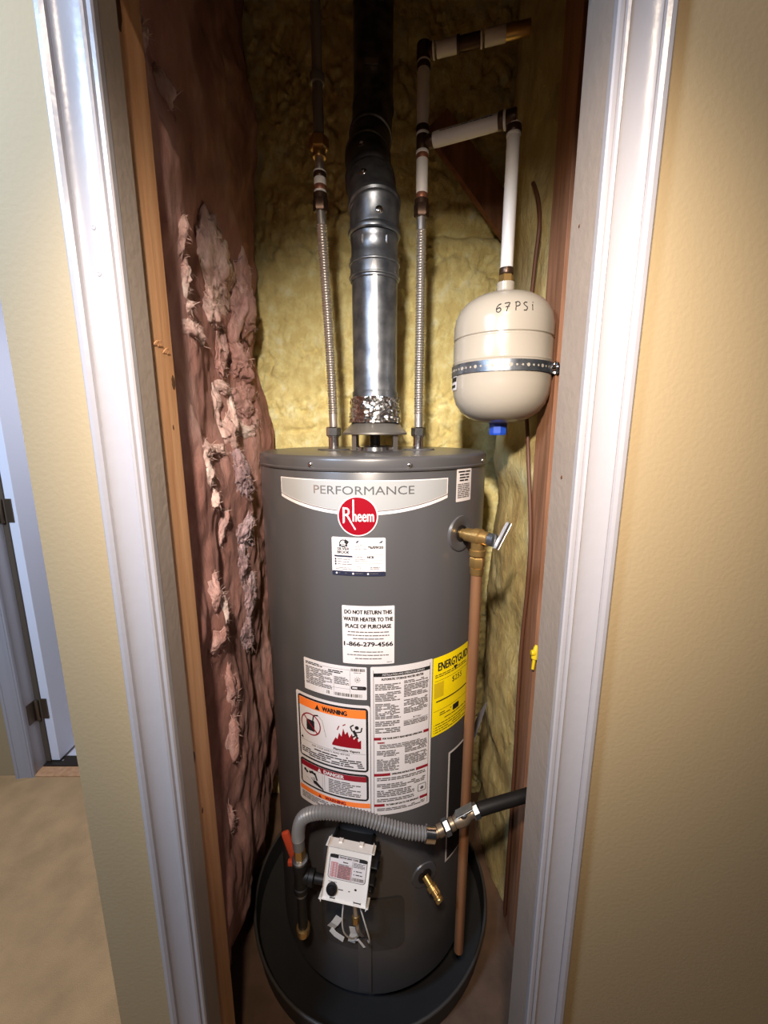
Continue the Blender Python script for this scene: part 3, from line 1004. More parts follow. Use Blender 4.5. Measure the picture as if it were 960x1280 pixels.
s.poly([(0.022, .0515), (0.026, .0515), (0.024, .0555)], 'ink', 3); s.text('Danger', 0.034, .0515, .0034, 'ink', 3)
s.line(0.002, .048, hw - .008, .048, .0006, 'ink', 3)
def redbar(v, txt, w0, w1):
    s.rect(-hw + .006, v, -hw + .006 + w0, v + .0065, 'darkred', 3)
    s.rect(hw - .006 - w1, v, hw - .006, v + .0065, 'darkred', 3)
    s.text(txt, (w0 - w1) / 2, v + .0015, .0040, 'ink', 3, w=(w - .012 - w0 - w1) - .006, bold=.0003)
redbar(0.0085, 'FOR YOUR SAFETY READ BEFORE OPERATING', .015, .013)
s.text('WARNING', -.045, .0005, .0036, 'darkred', 3, w=.015, bold=.0003)
s.greek(-hw + .018, hw - .010, -.0025, -.0130, .0036, 'grayprint', 3, ink=.55)
col(-hw + .012, -0.006, [(-.017, -.034, .0037), (-.037, -.068, .0037)])
col(0.005, hw - .009, [(-.006, -.030, .0037), (-.033, -.058, .0037)])
redbar(-0.0775, 'OPERATING INSTRUCTIONS', .034, .029)
for a, b_ in ((-.082, -.093), (-.097, -.110), (-.113, -.130), (-.134, -.142)):
    s.greek(-hw + .012, hw - .012 - (.022 if a < -.11 else 0), a, b_, .0043, 'grayprint', 3, ink=.6, rag=.2)
s.rrect(hw - .030, -.134, hw - .010, -.115, .003, 'grayprint', 3); s.rrect(hw - .0285, -.1325, hw - .0115, -.1165, .002, 'paper', 3.4); s.disc(hw - .020, -.1255, .004, 'grayprint', 3.8, 12)
redbar(-0.1525, 'TO TURN OFF GAS TO THE APPLIANCE', .022, .019)
s.greek(-hw + .012, hw - .012, -.1570, -.1670, .0040, 'grayprint', 3, ink=.6)
s.build('instruction_sheet', wh, 'white instruction sheet with red bars')
# yellow energy label
s = sticker(42.2, 0.850)
w, h = arc(27.2), 0.184
hw = w / 2
s.rect(-hw, -h / 2, hw, h / 2, 'yellowprint', 1)
s.text('ENERGYGUIDE', 0.004, 0.0600, .0185, 'ink', 2, w=.106, bold=.0008)
s.poly([(-0.004, 0.0560), (0.010, 0.0560), (0.003, 0.0460)], 'ink', 2)
s.greek(-hw + .006, hw - .006, 0.0520, 0.0425, .0046, 'ink', 2, ink=.4)
s.line(-hw + .005, 0.0375, hw - .005, 0.0375, .0007, 'ink')
s.text('$255', 0.010, 0.0200, .0130, 'ink', 2, w=.034)
s.rect(-hw + .004, -0.0020, -hw + .030, 0.0330, 'dkyellow', 1.6)
s.greek(-0.030, 0.0, 0.0310, 0.0290, .004, 'ink', 2)
s.rect(-hw + .010, -0.0125, hw - .010, -0.0095, 'ink', 2)
s.greek(-hw + .010, 0.02, -0.0170, -0.0190, .004, 'ink', 2)
s.line(-hw + .004, -0.0330, hw - .004, -0.0330, .0007, 'ink')
s.rrect(-0.002, -0.0520, 0.020, -0.0380, .002, 'ink', 2)
s.greek(-hw + .020, -0.006, -0.0400, -0.0500, .005, 'ink', 2, ink=.4)
s.greek(-hw + .020, hw - .01, -0.0560, -0.0620, .005, 'ink', 2, ink=.4)
for v in (-.0665, -.0730, -.0790, -.0850):
    s.disc(-hw + .006, v, .0010, 'ink', 2, 8)
    s.greek(-hw + .009, hw - .006, v + .001, v - .0016, .004, 'ink', 2, ink=.45)
s.build('energy_sticker', wh, 'bright yellow energy label')
# small tag near the top right
s = sticker(44.4, 1.2945)
w, h = arc(10.8), 0.064
hw = w / 2
s.rrect(-hw, -h / 2, hw, h / 2, .002, 'paper', 1)
for v in (0.0255, 0.0195, 0.0140, 0.0085):
    s.greek(-hw + .005 + .004 * (v < .02), hw - .005 - .004 * (v < .02), v + .0030, v - .0004, .0050, 'ink', 2, ink=.6, rag=.02, fill=1)
s.greek(-hw + .004, hw - .004, 0.0035, -0.0270, .0037, 'grayprint', 2, ink=.6, rag=.1, fill=1)
s.build('caution_tag', wh, 'small white caution tag near the top')
# black bordered sticker half round the right side, its corner peeling
s = sticker(58, 0.545)
w, h = arc(36), 0.30
s.rect(-w / 2, -h / 2, w / 2, h / 2, 'paper', 1)
s.rect(-w / 2 + .005, -h / 2 + .006, w / 2, h / 2 - .005, 'ink', 2)
s.build('side_sticker', wh, 'black sticker with a white edge on the right side')
pc = B()
rows = []
for j in range(7):
    t = j / 6
    rows.append([pc.verts.new(on_tank(62 + 9 * k / 5, 0.655 + .075 * t * (0.25 + k / 5), 0.003 + .03 * t * t * (.4 + k / 8))) for k in range(6)])
for j in range(6):
    for k in range(5):
        pc.faces.new((rows[j][k], rows[j][k + 1], rows[j + 1][k + 1], rows[j + 1][k]))
link('peeling_corner', pc, 'grayprint', wh, 180)

# --- burner access panel under the control
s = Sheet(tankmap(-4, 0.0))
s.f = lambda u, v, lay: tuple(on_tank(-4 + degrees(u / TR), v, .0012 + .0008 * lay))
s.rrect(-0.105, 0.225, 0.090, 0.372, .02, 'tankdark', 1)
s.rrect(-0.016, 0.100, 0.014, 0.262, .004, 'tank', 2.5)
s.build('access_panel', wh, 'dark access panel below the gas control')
# --- gas control valve
cv_th = -8.2
R_ = rad_dir(cv_th); T_ = Vector((cos(radians(cv_th)), sin(radians(cv_th)), 0)); K = Vector((0, 0, 1))
TT = (T_ * cos(radians(-4.5)) + K * sin(radians(-4.5))); KK = (K * cos(radians(-4.5)) - T_ * sin(radians(-4.5)))
R0 = R_.copy()
ta = radians(24)
R_ = (R0 * cos(ta) + KK * sin(ta)).normalized()
KK = (KK * cos(ta) - R0 * sin(ta)).normalized()
TT = TT * 0.76; KK = KK * 0.57
cc = Vector((TX, TY, 0.528)) + R0 * (TR + 0.055)
bm = B()
obox(bm, cc - R_ * 0.0275, TT, R_, KK, 0.050, 0.023, 0.073, 0, 0.006)
obox(bm, cc - R_ * 0.010 + TT * .012 + KK * .004, TT, R_, KK, 0.055, 0.012, 0.066, 0, 0.004)
ctrl = link('gas_control', bm, 'blackplastic', wh, 40)
bm = B()
obox(bm, cc + R_ * 0.018, TT, R_, KK, 0.0585, 0.012, 0.080, 0, 0.005)
link('control_cover', bm, 'ctrl', ctrl, 40)
def cmap(u, v, lay):
    return tuple(cc + R_ * (0.0303 + 0.00035 * lay) + TT * u + KK * v)
s = Sheet(cmap, du=.05)
s.rrect(-0.0500, -0.0180, 0.0500, 0.0560, .009, 'ink', 0)
s.rrect(-0.0485, -0.0165, 0.0485, 0.0545, .008, 'paper', 1)
s.rrect(-0.0500, 0.0450, 0.0500, 0.0560, .004, 'ink', 2)
s.rect(-0.027, 0.0455, 0.028, 0.0550, 'paper', 3)
s.text('STATUS LIGHT CODE', 0.0005, 0.0480, .0050, 'ink', 4, w=.050, bold=.0004)
s.rect(-0.045, -0.0130, -0.027, 0.0330, 'pinkprint', 2); s.rect(-0.0255, -0.0130, 0.010, 0.0260, 'pinkprint', 2)
for k in range(9):
    v = 0.0300 - .0048 * k
    s.line(-0.045, v, 0.010, v, .0007, 'grayprint', 3)
    s.greek(-0.0245, 0.008, v - .001, v - .0033, .004, 'grayprint', 3, ink=.5)
    s.rect(-0.0430, v - .0033, -0.0405, v - .001, 'paper', 3); s.rect(-0.035, v - .0033, -0.0315, v - .001, 'paper', 3)
s.text('Status', -0.007, 0.0355, .0042, 'ink', 3, w=.013, bold=.0003)
s.line(0.0115, 0.044, 0.0115, -0.015, .0006, 'ink', 3)
s.greek(0.0140, 0.0460, 0.0420, 0.0280, .0030, 'grayprint', 3, ink=.55)
for v in (0.0175, 0.0070):
    s.disc(0.0180, v, .0014, 'ink', 3, 8); s.greek(0.0225, 0.0400, v + .0015, v - .0015, .0036, 'ink', 3, ink=.7, fill=1, rag=.05)
s.barcode(0.0140, -0.0115, 0.0460, -0.0020, 'grayprint', 3)
s.greek(-0.0460, -0.0230, -0.0260, -0.0285, .003, 'grayprint', 1, ink=.6)
s.greek(-0.0180, 0.0160, -0.0440, -0.0500, .004, 'grayprint', 1, ink=.8, rag=.1)
s.disc(0.0270, -0.0370, .0032, 'ink', 1, 10)
s.build('status_sticker', ctrl, 'white status light card in a black rounded frame')
bm = B()
lathe(bm, cc + R_ * 0.030 - TT * .034 - KK * .0475, R_, [(0.0112, 0), (0.0112, .004), (0.0095, .0060), (0.0060, .0060), (0.0056, .009), (0, .0095)], seg=24)
link('pilot_knob', bm, 'blackplastic', ctrl, 40)
for (u, w_) in ((-0.030, .006), (0.035, .009)):
    bm = B()
    obox(bm, cc + R_ * 0.022 + TT * u - KK * 0.0775, TT, R_, KK, w_, 0.009, 0.005, 0, .001)
    link('cover_clip', bm, 'blackplastic', ctrl)
for u in (-0.030, 0.026):
    bm = B()
    obox(bm, cc + R_ * 0.010 + TT * u + KK * 0.0815, TT, R_, KK, .0045, 0.006, 0.003, 0, .001)
    link('cover_lug', bm, 'ctrl', ctrl)
bm = B()
obox(bm, cc + R_ * 0.010 + TT * 0.066 + KK * 0.045, TT, R_, KK, .010, 0.012, 0.016, 0, .003)
obox(bm, cc + R_ * 0.000 + TT * 0.064 - KK * 0.012, TT, R_, KK, .008, 0.012, 0.020, 0, .003)
link('control_port', bm, 'blackplastic', ctrl, 40)
# tube and wires down to the burner
def cpt(u, v, r):
    return cc + TT * u + K * v * .72 + R0 * (r + .012)
bm = B()
tube(bm, spline([cpt(.017, -.076, 0.0), cpt(.018, -.13, 0.0), cpt(.022, -.22, -.010), cpt(.022, -.33, -.055)], 8), 0.0055, seg=12)
link('burner_tube', bm, 'steel', ctrl, 60)
bm = B(); hexnut(bm, cpt(.018, -.150, -.001), (0, -.1, -1), .0085, .016)
link('tube_nut', bm, 'brass', ctrl)
for pts in ([(-.010, -.078, .010), (-.016, -.15, .010), (-.014, -.21, .004), (.000, -.27, -.015), (.012, -.31, -.040)],
            [(.030, -.078, .010), (.046, -.14, .012), (.056, -.21, .004), (.050, -.28, -.020), (.040, -.33, -.045)]):
    bm = B()
    tube(bm, spline([cpt(*p) for p in pts], 10), 0.0016, seg=8)
    link('igniter_wire', bm, 'wire', ctrl, 60)

# --- relief valve on the right
rv_th = 43.2
RD = rad_dir(rv_th); RT = Vector((cos(radians(rv_th)), sin(radians(rv_th)), 0))
RZ = 1.197
bm = B()
lathe(bm, on_tank(rv_th, RZ, -0.006), RD, [(0.040, 0), (0.036, 0.0085), (0.018, 0.0095), (0.016, 0.0075)], seg=32, caps=False)
link('port_flange', bm, 'tank', wh, 50)
bm = B(); lathe(bm, on_tank(rv_th, RZ, 0.0025), RD, [(0.0165, 0), (0.0165, 0.0018), (0, 0.0018)], seg=24, caps=False)
link('port_hole', bm, 'blackplastic', wh)
rv = B()
lathe(rv, on_tank(rv_th, RZ, 0.004), RD, [(0.0105, 0), (0.0105, 0.009), (0.0135, 0.010), (0.0140, 0.028), (0.0165, 0.030), (0.0170, 0.044), (0.0135, 0.047), (0.0135, 0.062), (0.0100, 0.064)], seg=24)
jn = on_tank(rv_th, RZ, 0.042)
lathe(rv, jn + Vector((0, 0, -.006)), (0, 0, -1), [(0.0135, 0), (0.0135, 0.018), (0.0160, 0.020), (0.0160, 0.030), (0.0140, 0.032)], seg=24)
rvo = link('relief_valve', rv, 'brass', wh, 40)
bm = B(); lathe(bm, on_tank(rv_th, RZ, 0.067), RD, [(0.0125, 0), (0.0125, 0.012), (0.0095, 0.014)], seg=20)
link('valve_bonnet', bm, 'galv', rvo, 40)
bm = B()
lv = (RD * .28 + RT * .62 + K * 1.25).normalized()
obox(bm, on_tank(rv_th, RZ, 0.086) + RT * .006 + lv * .010, lv, lv.cross(RD).normalized(), RD, 0.027, 0.0052, 0.0022, 0, .001)
link('test_lever', bm, 'steel', rvo)
# --- drain valve
dv_th = 26.4
DD = rad_dir(dv_th); DT = Vector((cos(radians(dv_th)), sin(radians(dv_th)), 0))
bm = B(); lathe(bm, on_tank(dv_th, 0.404, -0.004), DD, [(0.034, 0), (0.031, 0.0065), (0.017, 0.0070)], seg=28)
link('port_flange', bm, 'tank', wh, 50)
bm = B(); lathe(bm, on_tank(dv_th, 0.404, 0.0032), DD, [(0.0175, 0), (0.0175, 0.0016), (0, 0.0016)], seg=24, caps=False)
link('port_hole', bm, 'blackplastic', wh)
dv = B()
ax = (DD * .80 + DT * .22 - K * .45).normalized()
lathe(dv, on_tank(dv_th, 0.404, 0.004), ax, [(0.0085, 0), (0.0085, 0.018), (0.0115, 0.019), (0.0115, 0.030), (0.0080, 0.031), (0.0080, 0.040), (0.0095, 0.041), (0.0095, 0.044), (0.0082, 0.045), (0.0095, 0.047), (0.0095, 0.051), (0.0080, 0.054), (0.0055, 0.052)], seg=20)
dvo = link('drain_valve', dv, 'brass', wh, 40)
bm = B(); obox(bm, on_tank(dv_th, 0.404, 0.004) + ax * .040 + K * .010, DT, ax, K, .003, .006, .006, 0, .001)
link('drain_screw', bm, 'brass', dvo)
# paper tags hanging under the control
def ribbon(pts, w, name, parent, m='wire'):
    bm = B()
    P = [Vector(p) for p in pts]
    a = []
    for i, p in enumerate(P):
        t = (P[min(i + 1, len(P) - 1)] - P[max(i - 1, 0)]).normalized()
        n = t.cross(R0).normalized()
        a.append((bm.verts.new(p + n * w), bm.verts.new(p - n * w), bm.verts.new(p - n * w - R0 * .0006), bm.verts.new(p + n * w - R0 * .0006)))
    for p, q in zip(a[:-1], a[1:]):
        for k in range(4):
            bm.faces.new((p[k], p[(k + 1) % 4], q[(k + 1) % 4], q[k]))
    bm.faces.new(a[0]); bm.faces.new(list(reversed(a[-1])))
    bmesh.ops.recalc_face_normals(bm, faces=bm.faces[:])
    return link(name, bm, m, parent)
ribbon([on_tank(-16.0, .322, .012), on_tank(-18.5, .300, .014), on_tank(-21.3, .275, .008)], .0085, 'paper_tag', wh)
ribbon([on_tank(-21.2, .272, .009), on_tank(-18.5, .266, .011), on_tank(-14.2, .260, .012)], .0075, 'paper_tag', wh)
ribbon([on_tank(-9.2, .310, .016), on_tank(-9.0, .285, .012), on_tank(-10.5, .256, .010)], .0085, 'paper_tag', wh)
ribbon([on_tank(-10.5, .278, .020), on_tank(-6.5, .285, .022), on_tank(-3.8, .262, .020)], .0030, 'paper_tag', wh)

# ------------------------------------------------------------------ vent pipe
vp = thing('vent_pipe', 'galvanised steel vent pipe rising from the heater with jointed elbows', 'pipe', (HX, HY, 1.42))
VR = 0.0505
bm = B()
lathe(bm, (HX, HY, 0), (0, 0, 1), [(VR + .001, 1.487), (VR, 1.49), (VR, 1.728)], seg=48, caps=False)
lathe(bm, (HX, HY, 0), (0, 0, 1), [(VR + .0005, 1.436), (VR + .0022, 1.437), (VR + .0022, 1.487), (VR + .001, 1.489)], seg=48, caps=False)
obox(bm, (HX + .002, HY - VR - .0008, 1.60), (1, 0, 0), (0, 1, 0), (0, 0, 1), .0045, .0014, .128)
link('straight_pipe', bm, 'galv', vp, 40)
bm = B()
n1, n2 = 90, 16
rows = []
for j in range(n2 + 1):
    row = []
    for k in range(n1):
        a = 2 * pi * k / n1
        t = j / n2
        x, y = cos(a), sin(a)
        wob = .0030 * (rdg(x * 1.2, y * 1.2, t * 1.6, 5.0, 3) - .45) + .0012 * nz(x, y, t, 9)
        z = 1.4185 + t * .056 + .006 * nz(x, y, 5, 2.2) * (j == n2)
        r = .0555 + .004 * (1 - t) + wob * 1.6
        row.append(bm.verts.new((HX + r * x, HY + r * y, z)))
    rows.append(row)
for j in range(n2):
    for k in range(n1):
        bm.faces.new((rows[j][k], rows[j][(k + 1) % n1], rows[j + 1][(k + 1) % n1], rows[j + 1][k]))
link('foil_tape', bm, 'foil', vp, 30)
for z in (1.730, 1.757):
    bm = B(); torus(bm, (HX, HY, z), (0, 0, 1), VR + .0030, .0032, seg=48, n=8)
    link('bead', bm, 'galv', vp, 80)
bm = B()
lathe(bm, (HX, HY, 0), (0, 0, 1), [(VR + .0012, 1.722), (VR + .003, 1.724), (VR + .003, 1.768), (VR + .0005, 1.775), (VR + .0005, 1.80), (VR + .002, 1.802), (VR + .002, 1.812)], seg=48, caps=False)
co = link('collar', bm, 'galv', vp, 40)
for a in (-118, -58):
    bm = B(); lathe(bm, (HX + .050 * cos(radians(a)), HY + .050 * sin(radians(a)), 1.786), (0, 0, 1), [(0.0015, 0), (.0028, .003), (.0028, .016), (.0015, .020)], seg=8)
    link('crimp', bm, 'steel', co)
J = [Vector(p) for p in ((HX, HY, 1.812), (-0.020, 1.006, 1.872), (-0.031, 1.050, 1.945), (-0.039, 1.125, 2.035), (-0.034, 1.195, 2.115), (-0.027, 1.228, 2.21), (-0.025, 1.232, 2.698))]
ER = [VR + .003, VR + .003, VR + .0015, VR, VR, VR - .001, VR - .001]
SEG = 48
def bis(i):
    a = (J[i] - J[i - 1]).normalized() if i > 0 else Vector((0, 0, 1))
    b_ = (J[i + 1] - J[i]).normalized() if i < len(J) - 1 else Vector((0, 0, 1))
    return (a + b_).normalized()
for i in range(len(J) - 1):
    bm = B()
    d = (J[i + 1] - J[i]).normalized()
    u = Vector((1, 0, 0)); u = (u - d * u.dot(d)).normalized(); v = d.cross(u)
    ringv = []
    for end, (p, nrm) in enumerate(((J[i], bis(i)), (J[i + 1], bis(i + 1)))):
        ring = []
        for k in range(SEG):
            e = u * cos(2 * pi * k / SEG) + v * sin(2 * pi * k / SEG)
            q = p + e * ER[i]
            t = (p - q).dot(nrm) / d.dot(nrm)
            ring.append(q + d * t)
        ringv.append(ring)
    A, Z = ringv
    levels = [(0, -.001), (0.03, .0030), (0.09, .0042), (0.15, .0030), (0.20, -.0006), (0.26, 0.0), (0.82, 0.0), (0.86, .0022), (0.92, .0022), (0.96, -.0006), (1.0, -.001)] if i < 5 else [(0, 0), (.02, .002), (.04, 0), (1, 0)]
    rr = []
    for t, o_ in levels:
        rr.append([bm.verts.new(A[k].lerp(Z[k], t) + (u * cos(2 * pi * k / SEG) + v * sin(2 * pi * k / SEG)) * o_) for k in range(SEG)])
    for a, b_ in zip(rr[:-1], rr[1:]):
        for k in range(SEG):
            bm.faces.new((a[k], a[(k + 1) % SEG], b_[(k + 1) % SEG], b_[k]))
    eo = link('elbow_gore' if i < 5 else 'upper_pipe', bm, 'galv', vp, 40)
    if i in (0, 1, 2):
        th_ = (12, -14, -10)[i]
        mid = (J[i] + J[i + 1]) / 2
        dd = Vector((sin(radians(th_)), -cos(radians(th_)), 0)); dd = (dd - d * dd.dot(d)).normalized()
        bm = B(); lathe(bm, mid + dd * (ER[i] - .001), dd, [(.0085, 0), (.0075, .0020), (.0035, .0030), (.0035, .0055), (0, .006)], seg=14)
        link('rivet', bm, 'chrome', eo, 50)
bm = B(); obox(bm, (-0.030, 1.176, 2.268), (1, 0, 0), (0, .05, .999), (0, -.999, .05), .016, .007, .0015)
link('pipe_label', bm, 'foil', vp)

# ------------------------------------------------------------------ water connections
def connector(name, label, x0, pts, ztop):
    t = thing(name, label, 'pipe', (x0, 1.0, ZT + .004), 'corrugated water connectors')
    bm = B(); lathe(bm, (x0, 1.0, ZT + .0035), (0, 0, 1), [(.0125, 0), (.0125, .026), (.0145, .027), (.0145, .030)], seg=20)
    link('nipple', bm, 'chrome', t, 40)
    bm = B(); hexnut(bm, (x0, 1.0, 1.387), (0, 0, 1), .0175, .022)
    link('nut', bm, 'chrome', t)
    P = spline(pts, 16)
    # smooth sleeve, corrugation, smooth sleeve
    L = [0]
    for a, b_ in zip(P[:-1], P[1:]):
        L.append(L[-1] + (b_ - a).length)
    T = L[-1]
    def cut(a, b_):
        return [p for p, l in zip(P, L) if a * T <= l <= b_ * T]
    bm = B(); tube(bm, cut(0, .09), .0098, seg=16)
    link('lower_sleeve', bm, 'steel', t, 60)
    bm = B(); corrugated(bm, cut(.07, .95), .0088, .0112, .0056, seg=16)
    link('corrugated_tube', bm, 'steel', t, 25)
    bm = B(); tube(bm, cut(.935, 1.0), .0098, seg=16)
    link('upper_sleeve', bm, 'steel', t, 60)
    e = P[-1]
    bm = B(); hexnut(bm, e, (0, 0, 1), .0165, .026)
    lathe(bm, e + Vector((0, 0, .024)), (0, 0, 1), [(.0150, 0), (.0150, .010), (.012, .012)], seg=20)
    link('top_nut', bm, 'bronze', t, 40)
    return e + Vector((0, 0, .036))
eL = connector('water_connector', 'corrugated steel water connector left of the vent pipe', -0.12,
               [(-0.12, 1.0, 1.405), (-0.1215, 1.0, 1.50), (-0.127, 1.0, 1.65), (-0.134, 1.0, 1.80), (-0.1368, 1.0, 1.864)], 1.864)
eR = connector('water_connector', 'corrugated steel water connector right of the vent pipe', 0.082,
               [(0.082, 1.0, 1.405), (0.0815, 1.0, 1.50), (0.0815, 1.0, 1.65), (0.0812, 1.0, 1.80), (0.081, 1.0, 1.853)], 1.853)

def seg_pipe(parent, x, y, parts):
    """stack of fittings on a vertical axis: (name, material, z0, z1, radius, kind)"""
    for nm, m, z0_, z1_, r, kd in parts:
        bm = B()
        if kd == 'hex':
            hexnut(bm, (x, y, z0_), (0, 0, 1), r, z1_ - z0_)
        else:
            lathe(bm, (x, y, z0_), (0, 0, 1), [(r * .96, 0), (r, .0012), (r, z1_ - z0_ - .0012), (r * .96, z1_ - z0_)], seg=20)
        link(nm, bm, m, parent, None if kd == 'hex' else 40)
xl = -0.1368
lp = thing('hot_water_pipe', 'grey pipe with brass coupling above the left water connector', 'pipe', (xl, 1.0, 1.9))
seg_pipe(lp, xl, 1.0, [('ring', 'sleeve', 1.900, 1.904, .0135, ''), ('crimp_band', 'copperband', 1.904, 1.914, .0132, ''), ('sleeve', 'sleeve', 1.914, 1.928, .0128, ''),
                       ('coupling', 'bronze', 1.928, 1.938, .0135, ''), ('ring', 'sleeve', 1.938, 1.941, .0138, ''), ('adapter', 'steel', 1.941, 1.966, .0095, ''),
                       ('adapter', 'brass', 1.966, 1.980, .0140, ''), ('union_nut', 'brass', 1.980, 2.004, .0205, 'hex'), ('riser', 'graypipe', 2.004, 2.098, .0110, ''),
                       ('cap', 'graypipe', 2.098, 2.115, .0150, ''), ('riser', 'graypipe', 2.115, 2.695, .0105, '')])
xr = 0.081
rp = thing('cold_water_pipe', 'white sleeved water pipe with black fittings feeding the expansion tank', 'pipe', (xr, 1.0, 1.889))
seg_pipe(rp, xr, 1.0, [('crimp_band', 'copperband', 1.889, 1.899, .0125, ''), ('riser', 'sleeve', 1.899, 1.963, .0125, ''), ('crimp_band', 'copperband', 1.963, 1.972, .0128, ''),
                       ('ring', 'sleeve', 1.972, 1.978, .0138, ''), ('tee', 'bronze', 1.978, 2.006, .0130, ''), ('ring', 'sleeve', 2.006, 2.011, .0138, ''),
                       ('coupling', 'bronze', 2.011, 2.023, .0136, ''), ('riser', 'sleeve', 2.023, 2.123, .0125, ''), ('coupling', 'bronze', 2.123, 2.133, .0140, ''), ('ring', 'sleeve', 2.133, 2.137, .0135, ''), ('elbow', 'bronze', 2.137, 2.166, .0145, '')])
EX, EY = 0.2525, 0.93
def seg_run(parent, a, b_, parts):
    a, b_ = Vector(a), Vector(b_)
    d = (b_ - a).normalized()
    for nm, m, l0, l1, r in parts:
        bm = B()
        lathe(bm, a + d * l0, d, [(r * .96, 0), (r, .0012), (r, l1 - l0 - .0012), (r * .96, l1 - l0)], seg=20)
        link(nm, bm, m, parent, 40)
a = Vector((xr, 1.0, 1.993)); b_ = Vector((EX - .008, EY, 1.993)); Lb = (b_ - a).length
seg_run(rp, a, b_, [('tee_branch', 'bronze', .008, .024, .0130), ('ring', 'sleeve', .024, .028, .0136), ('branch', 'sleeve', .028, Lb - .022, .0140), ('coupling', 'bronze', Lb - .022, Lb - .012, .0160), ('ring', 'sleeve', Lb - .012, Lb - .007, .0165), ('elbow', 'bronze', Lb - .007, Lb + .012, .0150)])
seg_pipe(rp, EX, EY, [('coupling', 'bronze', 1.716, 1.728, .0145, ''), ('adapter', 'brass', 1.700, 1.716, .0150, 'hex'), ('drop_pipe', 'sleeve', 1.728, 1.962, .0128, ''), ('ring', 'sleeve', 1.962, 1.968, .0138, ''), ('coupling', 'bronze', 1.968, 1.980, .0150, ''), ('ring', 'sleeve', 1.980, 1.984, .0135, '')])
dB = (b_ - a).normalized()
mid = a + dB * .036
upB = Vector((0, 0, 1)); sideB = dB.cross(upB)
s = Sheet(lambda u, v, lay: tuple(mid + dB * u + (sideB * cos(v / .0142) + upB * sin(v / .0142)) * .0143), du=.02)
s.greek(.004, Lb * .62, .0075, .0045, .0034, 'ink', 0, ink=.6, rag=.02)
s.build('print', rp, 'small black print along the white branch pipe')
a = Vector((xr, 1.0, 2.152)); b_ = Vector((0.27, 0.955, 2.157))
seg_run(rp, a, b_, [('elbow', 'bronze', .010, .018, .0140), ('ring', 'sleeve', .018, .022, .0145), ('run', 'sleeve', .026, .066, .0130), ('coupling', 'bronze', .066, .072, .0142), ('run', 'bronze', .072, .112, .0120), ('ring', 'sleeve', .112, .116, .0140), ('run', 'sleeve', .120, .160, .0130), ('union', 'brass', .160, .205, .0125)])

# ------------------------------------------------------------------ expansion tank
et = thing('expansion_tank', 'small cream expansion tank with 67 PSi written on it hanging on the right', 'tank', (EX, EY, 1.415))
ER_ = 0.1025
eprof = [(0.0, 1.416), (0.025, 1.4165), (0.045, 1.4195), (0.066, 1.427), (0.083, 1.440), (0.094, 1.456), (0.100, 1.474), (ER_, 1.495), (ER_, 1.5375), (ER_ + .0012, 1.540), (ER_, 1.5425),
         (ER_, 1.582), (ER_ - .0022, 1.584), (ER_ - .0022, 1.586), (ER_, 1.588), (ER_, 1.612), (0.0995, 1.629), (0.092, 1.645), (0.080, 1.658), (0.062, 1.669), (0.040, 1.676), (0.024, 1.679), (0.018, 1.681), (0.018, 1.700), (0, 1.700)]
bm = B()
lathe(bm, (EX, EY, 0), (0, 0, 1), eprof, seg=72, caps=False)
link('shell', bm, 'exp', et, 40)
bm = B(); lathe(bm, (EX, EY, 1.391), (0, 0, 1), [(0.0, 0), (0.018, 0), (0.0195, .004), (0.0195, .022), (0.022, .0265)], seg=8, caps=False)
link('valve_cap', bm, 'blue', et)
bm = B(); lathe(bm, (EX, EY, 1.678), (0, 0, 1), [(0.021, 0), (0.021, .003), (0.0185, .006), (0.0165, .010), (.0165, .020)], seg=24)
link('neck', bm, 'exp', et, 40)
def er(z):
    for (r0, z0_), (r1, z1_) in zip(eprof[:-1], eprof[1:]):
        if z0_ <= z <= z1_ and z1_ > z0_:
            return r0 + (r1 - r0) * (z - z0_) / (z1_ - z0_)
    return ER_
def emap(u, v, lay=0):
    # view axis of the writing leans towards the opening
    a = radians(-19) + u / ER_
    r = er(v) + .0006 + .0003 * lay
    return Vector((EX + r * sin(a), EY - r * cos(a), v))
STR = {
    '6': [[(.75, 1.0), (.35, .85), (.1, .5), (.12, .15), (.4, 0), (.7, .15), (.72, .42), (.45, .52), (.15, .35)]],
    '7': [[(.05, .95), (.8, 1.0), (.55, .5), (.35, 0)], [(.2, .5), (.78, .55)]],
    'P': [[(.2, 1.0), (.12, 0)], [(.05, .95), (.55, 1.05), (.8, .8), (.6, .55), (.15, .48)]],
    'S': [[(.75, .95), (.4, 1.0), (.15, .78), (.4, .55), (.68, .35), (.5, .05), (.1, .02)]],
    'i': [[(.45, .72), (.35, 0)], [(.58, 1.02), (.60, .95)]],
}
u0 = -0.009
hw_ = 0.0155
bm = B()
for ch, adv, base in (('6', .0155, 0), ('7', .020, .001), ('P', .0155, .002), ('S', .0150, .002), ('i', .010, .003)):
    for st in STR[ch]:
        pts = [emap(u0 + x * .0125, 1.6195 + base + y * hw_) for x, y in st]
        tube(bm, spline(pts, 5), .00085, seg=6)
    u0 += adv
wr = link('handwriting', bm, 'ink', et, 60)
wr['label'] = 'handwritten 67 PSi in black marker'
# black label at the left edge of the tank
s = Sheet(lambda u, v, lay: tuple(Vector((EX, EY, v)) + Vector((sin(radians(-84) + u / ER_), -cos(radians(-84) + u / ER_), 0)) * (ER_ + .0006 + .0004 * lay)), du=.005)
s.rect(-.03, 1.455 + .03, .016, 1.535, 'paper', 0)
s.rect(-.03, 1.522, .015, 1.533, 'ink', 1); s.rect(-.03, 1.502, .015, 1.511, 'ink', 1); s.rect(-.03, 1.490, .010, 1.496, 'ink', 1)
s.build('side_label', et)
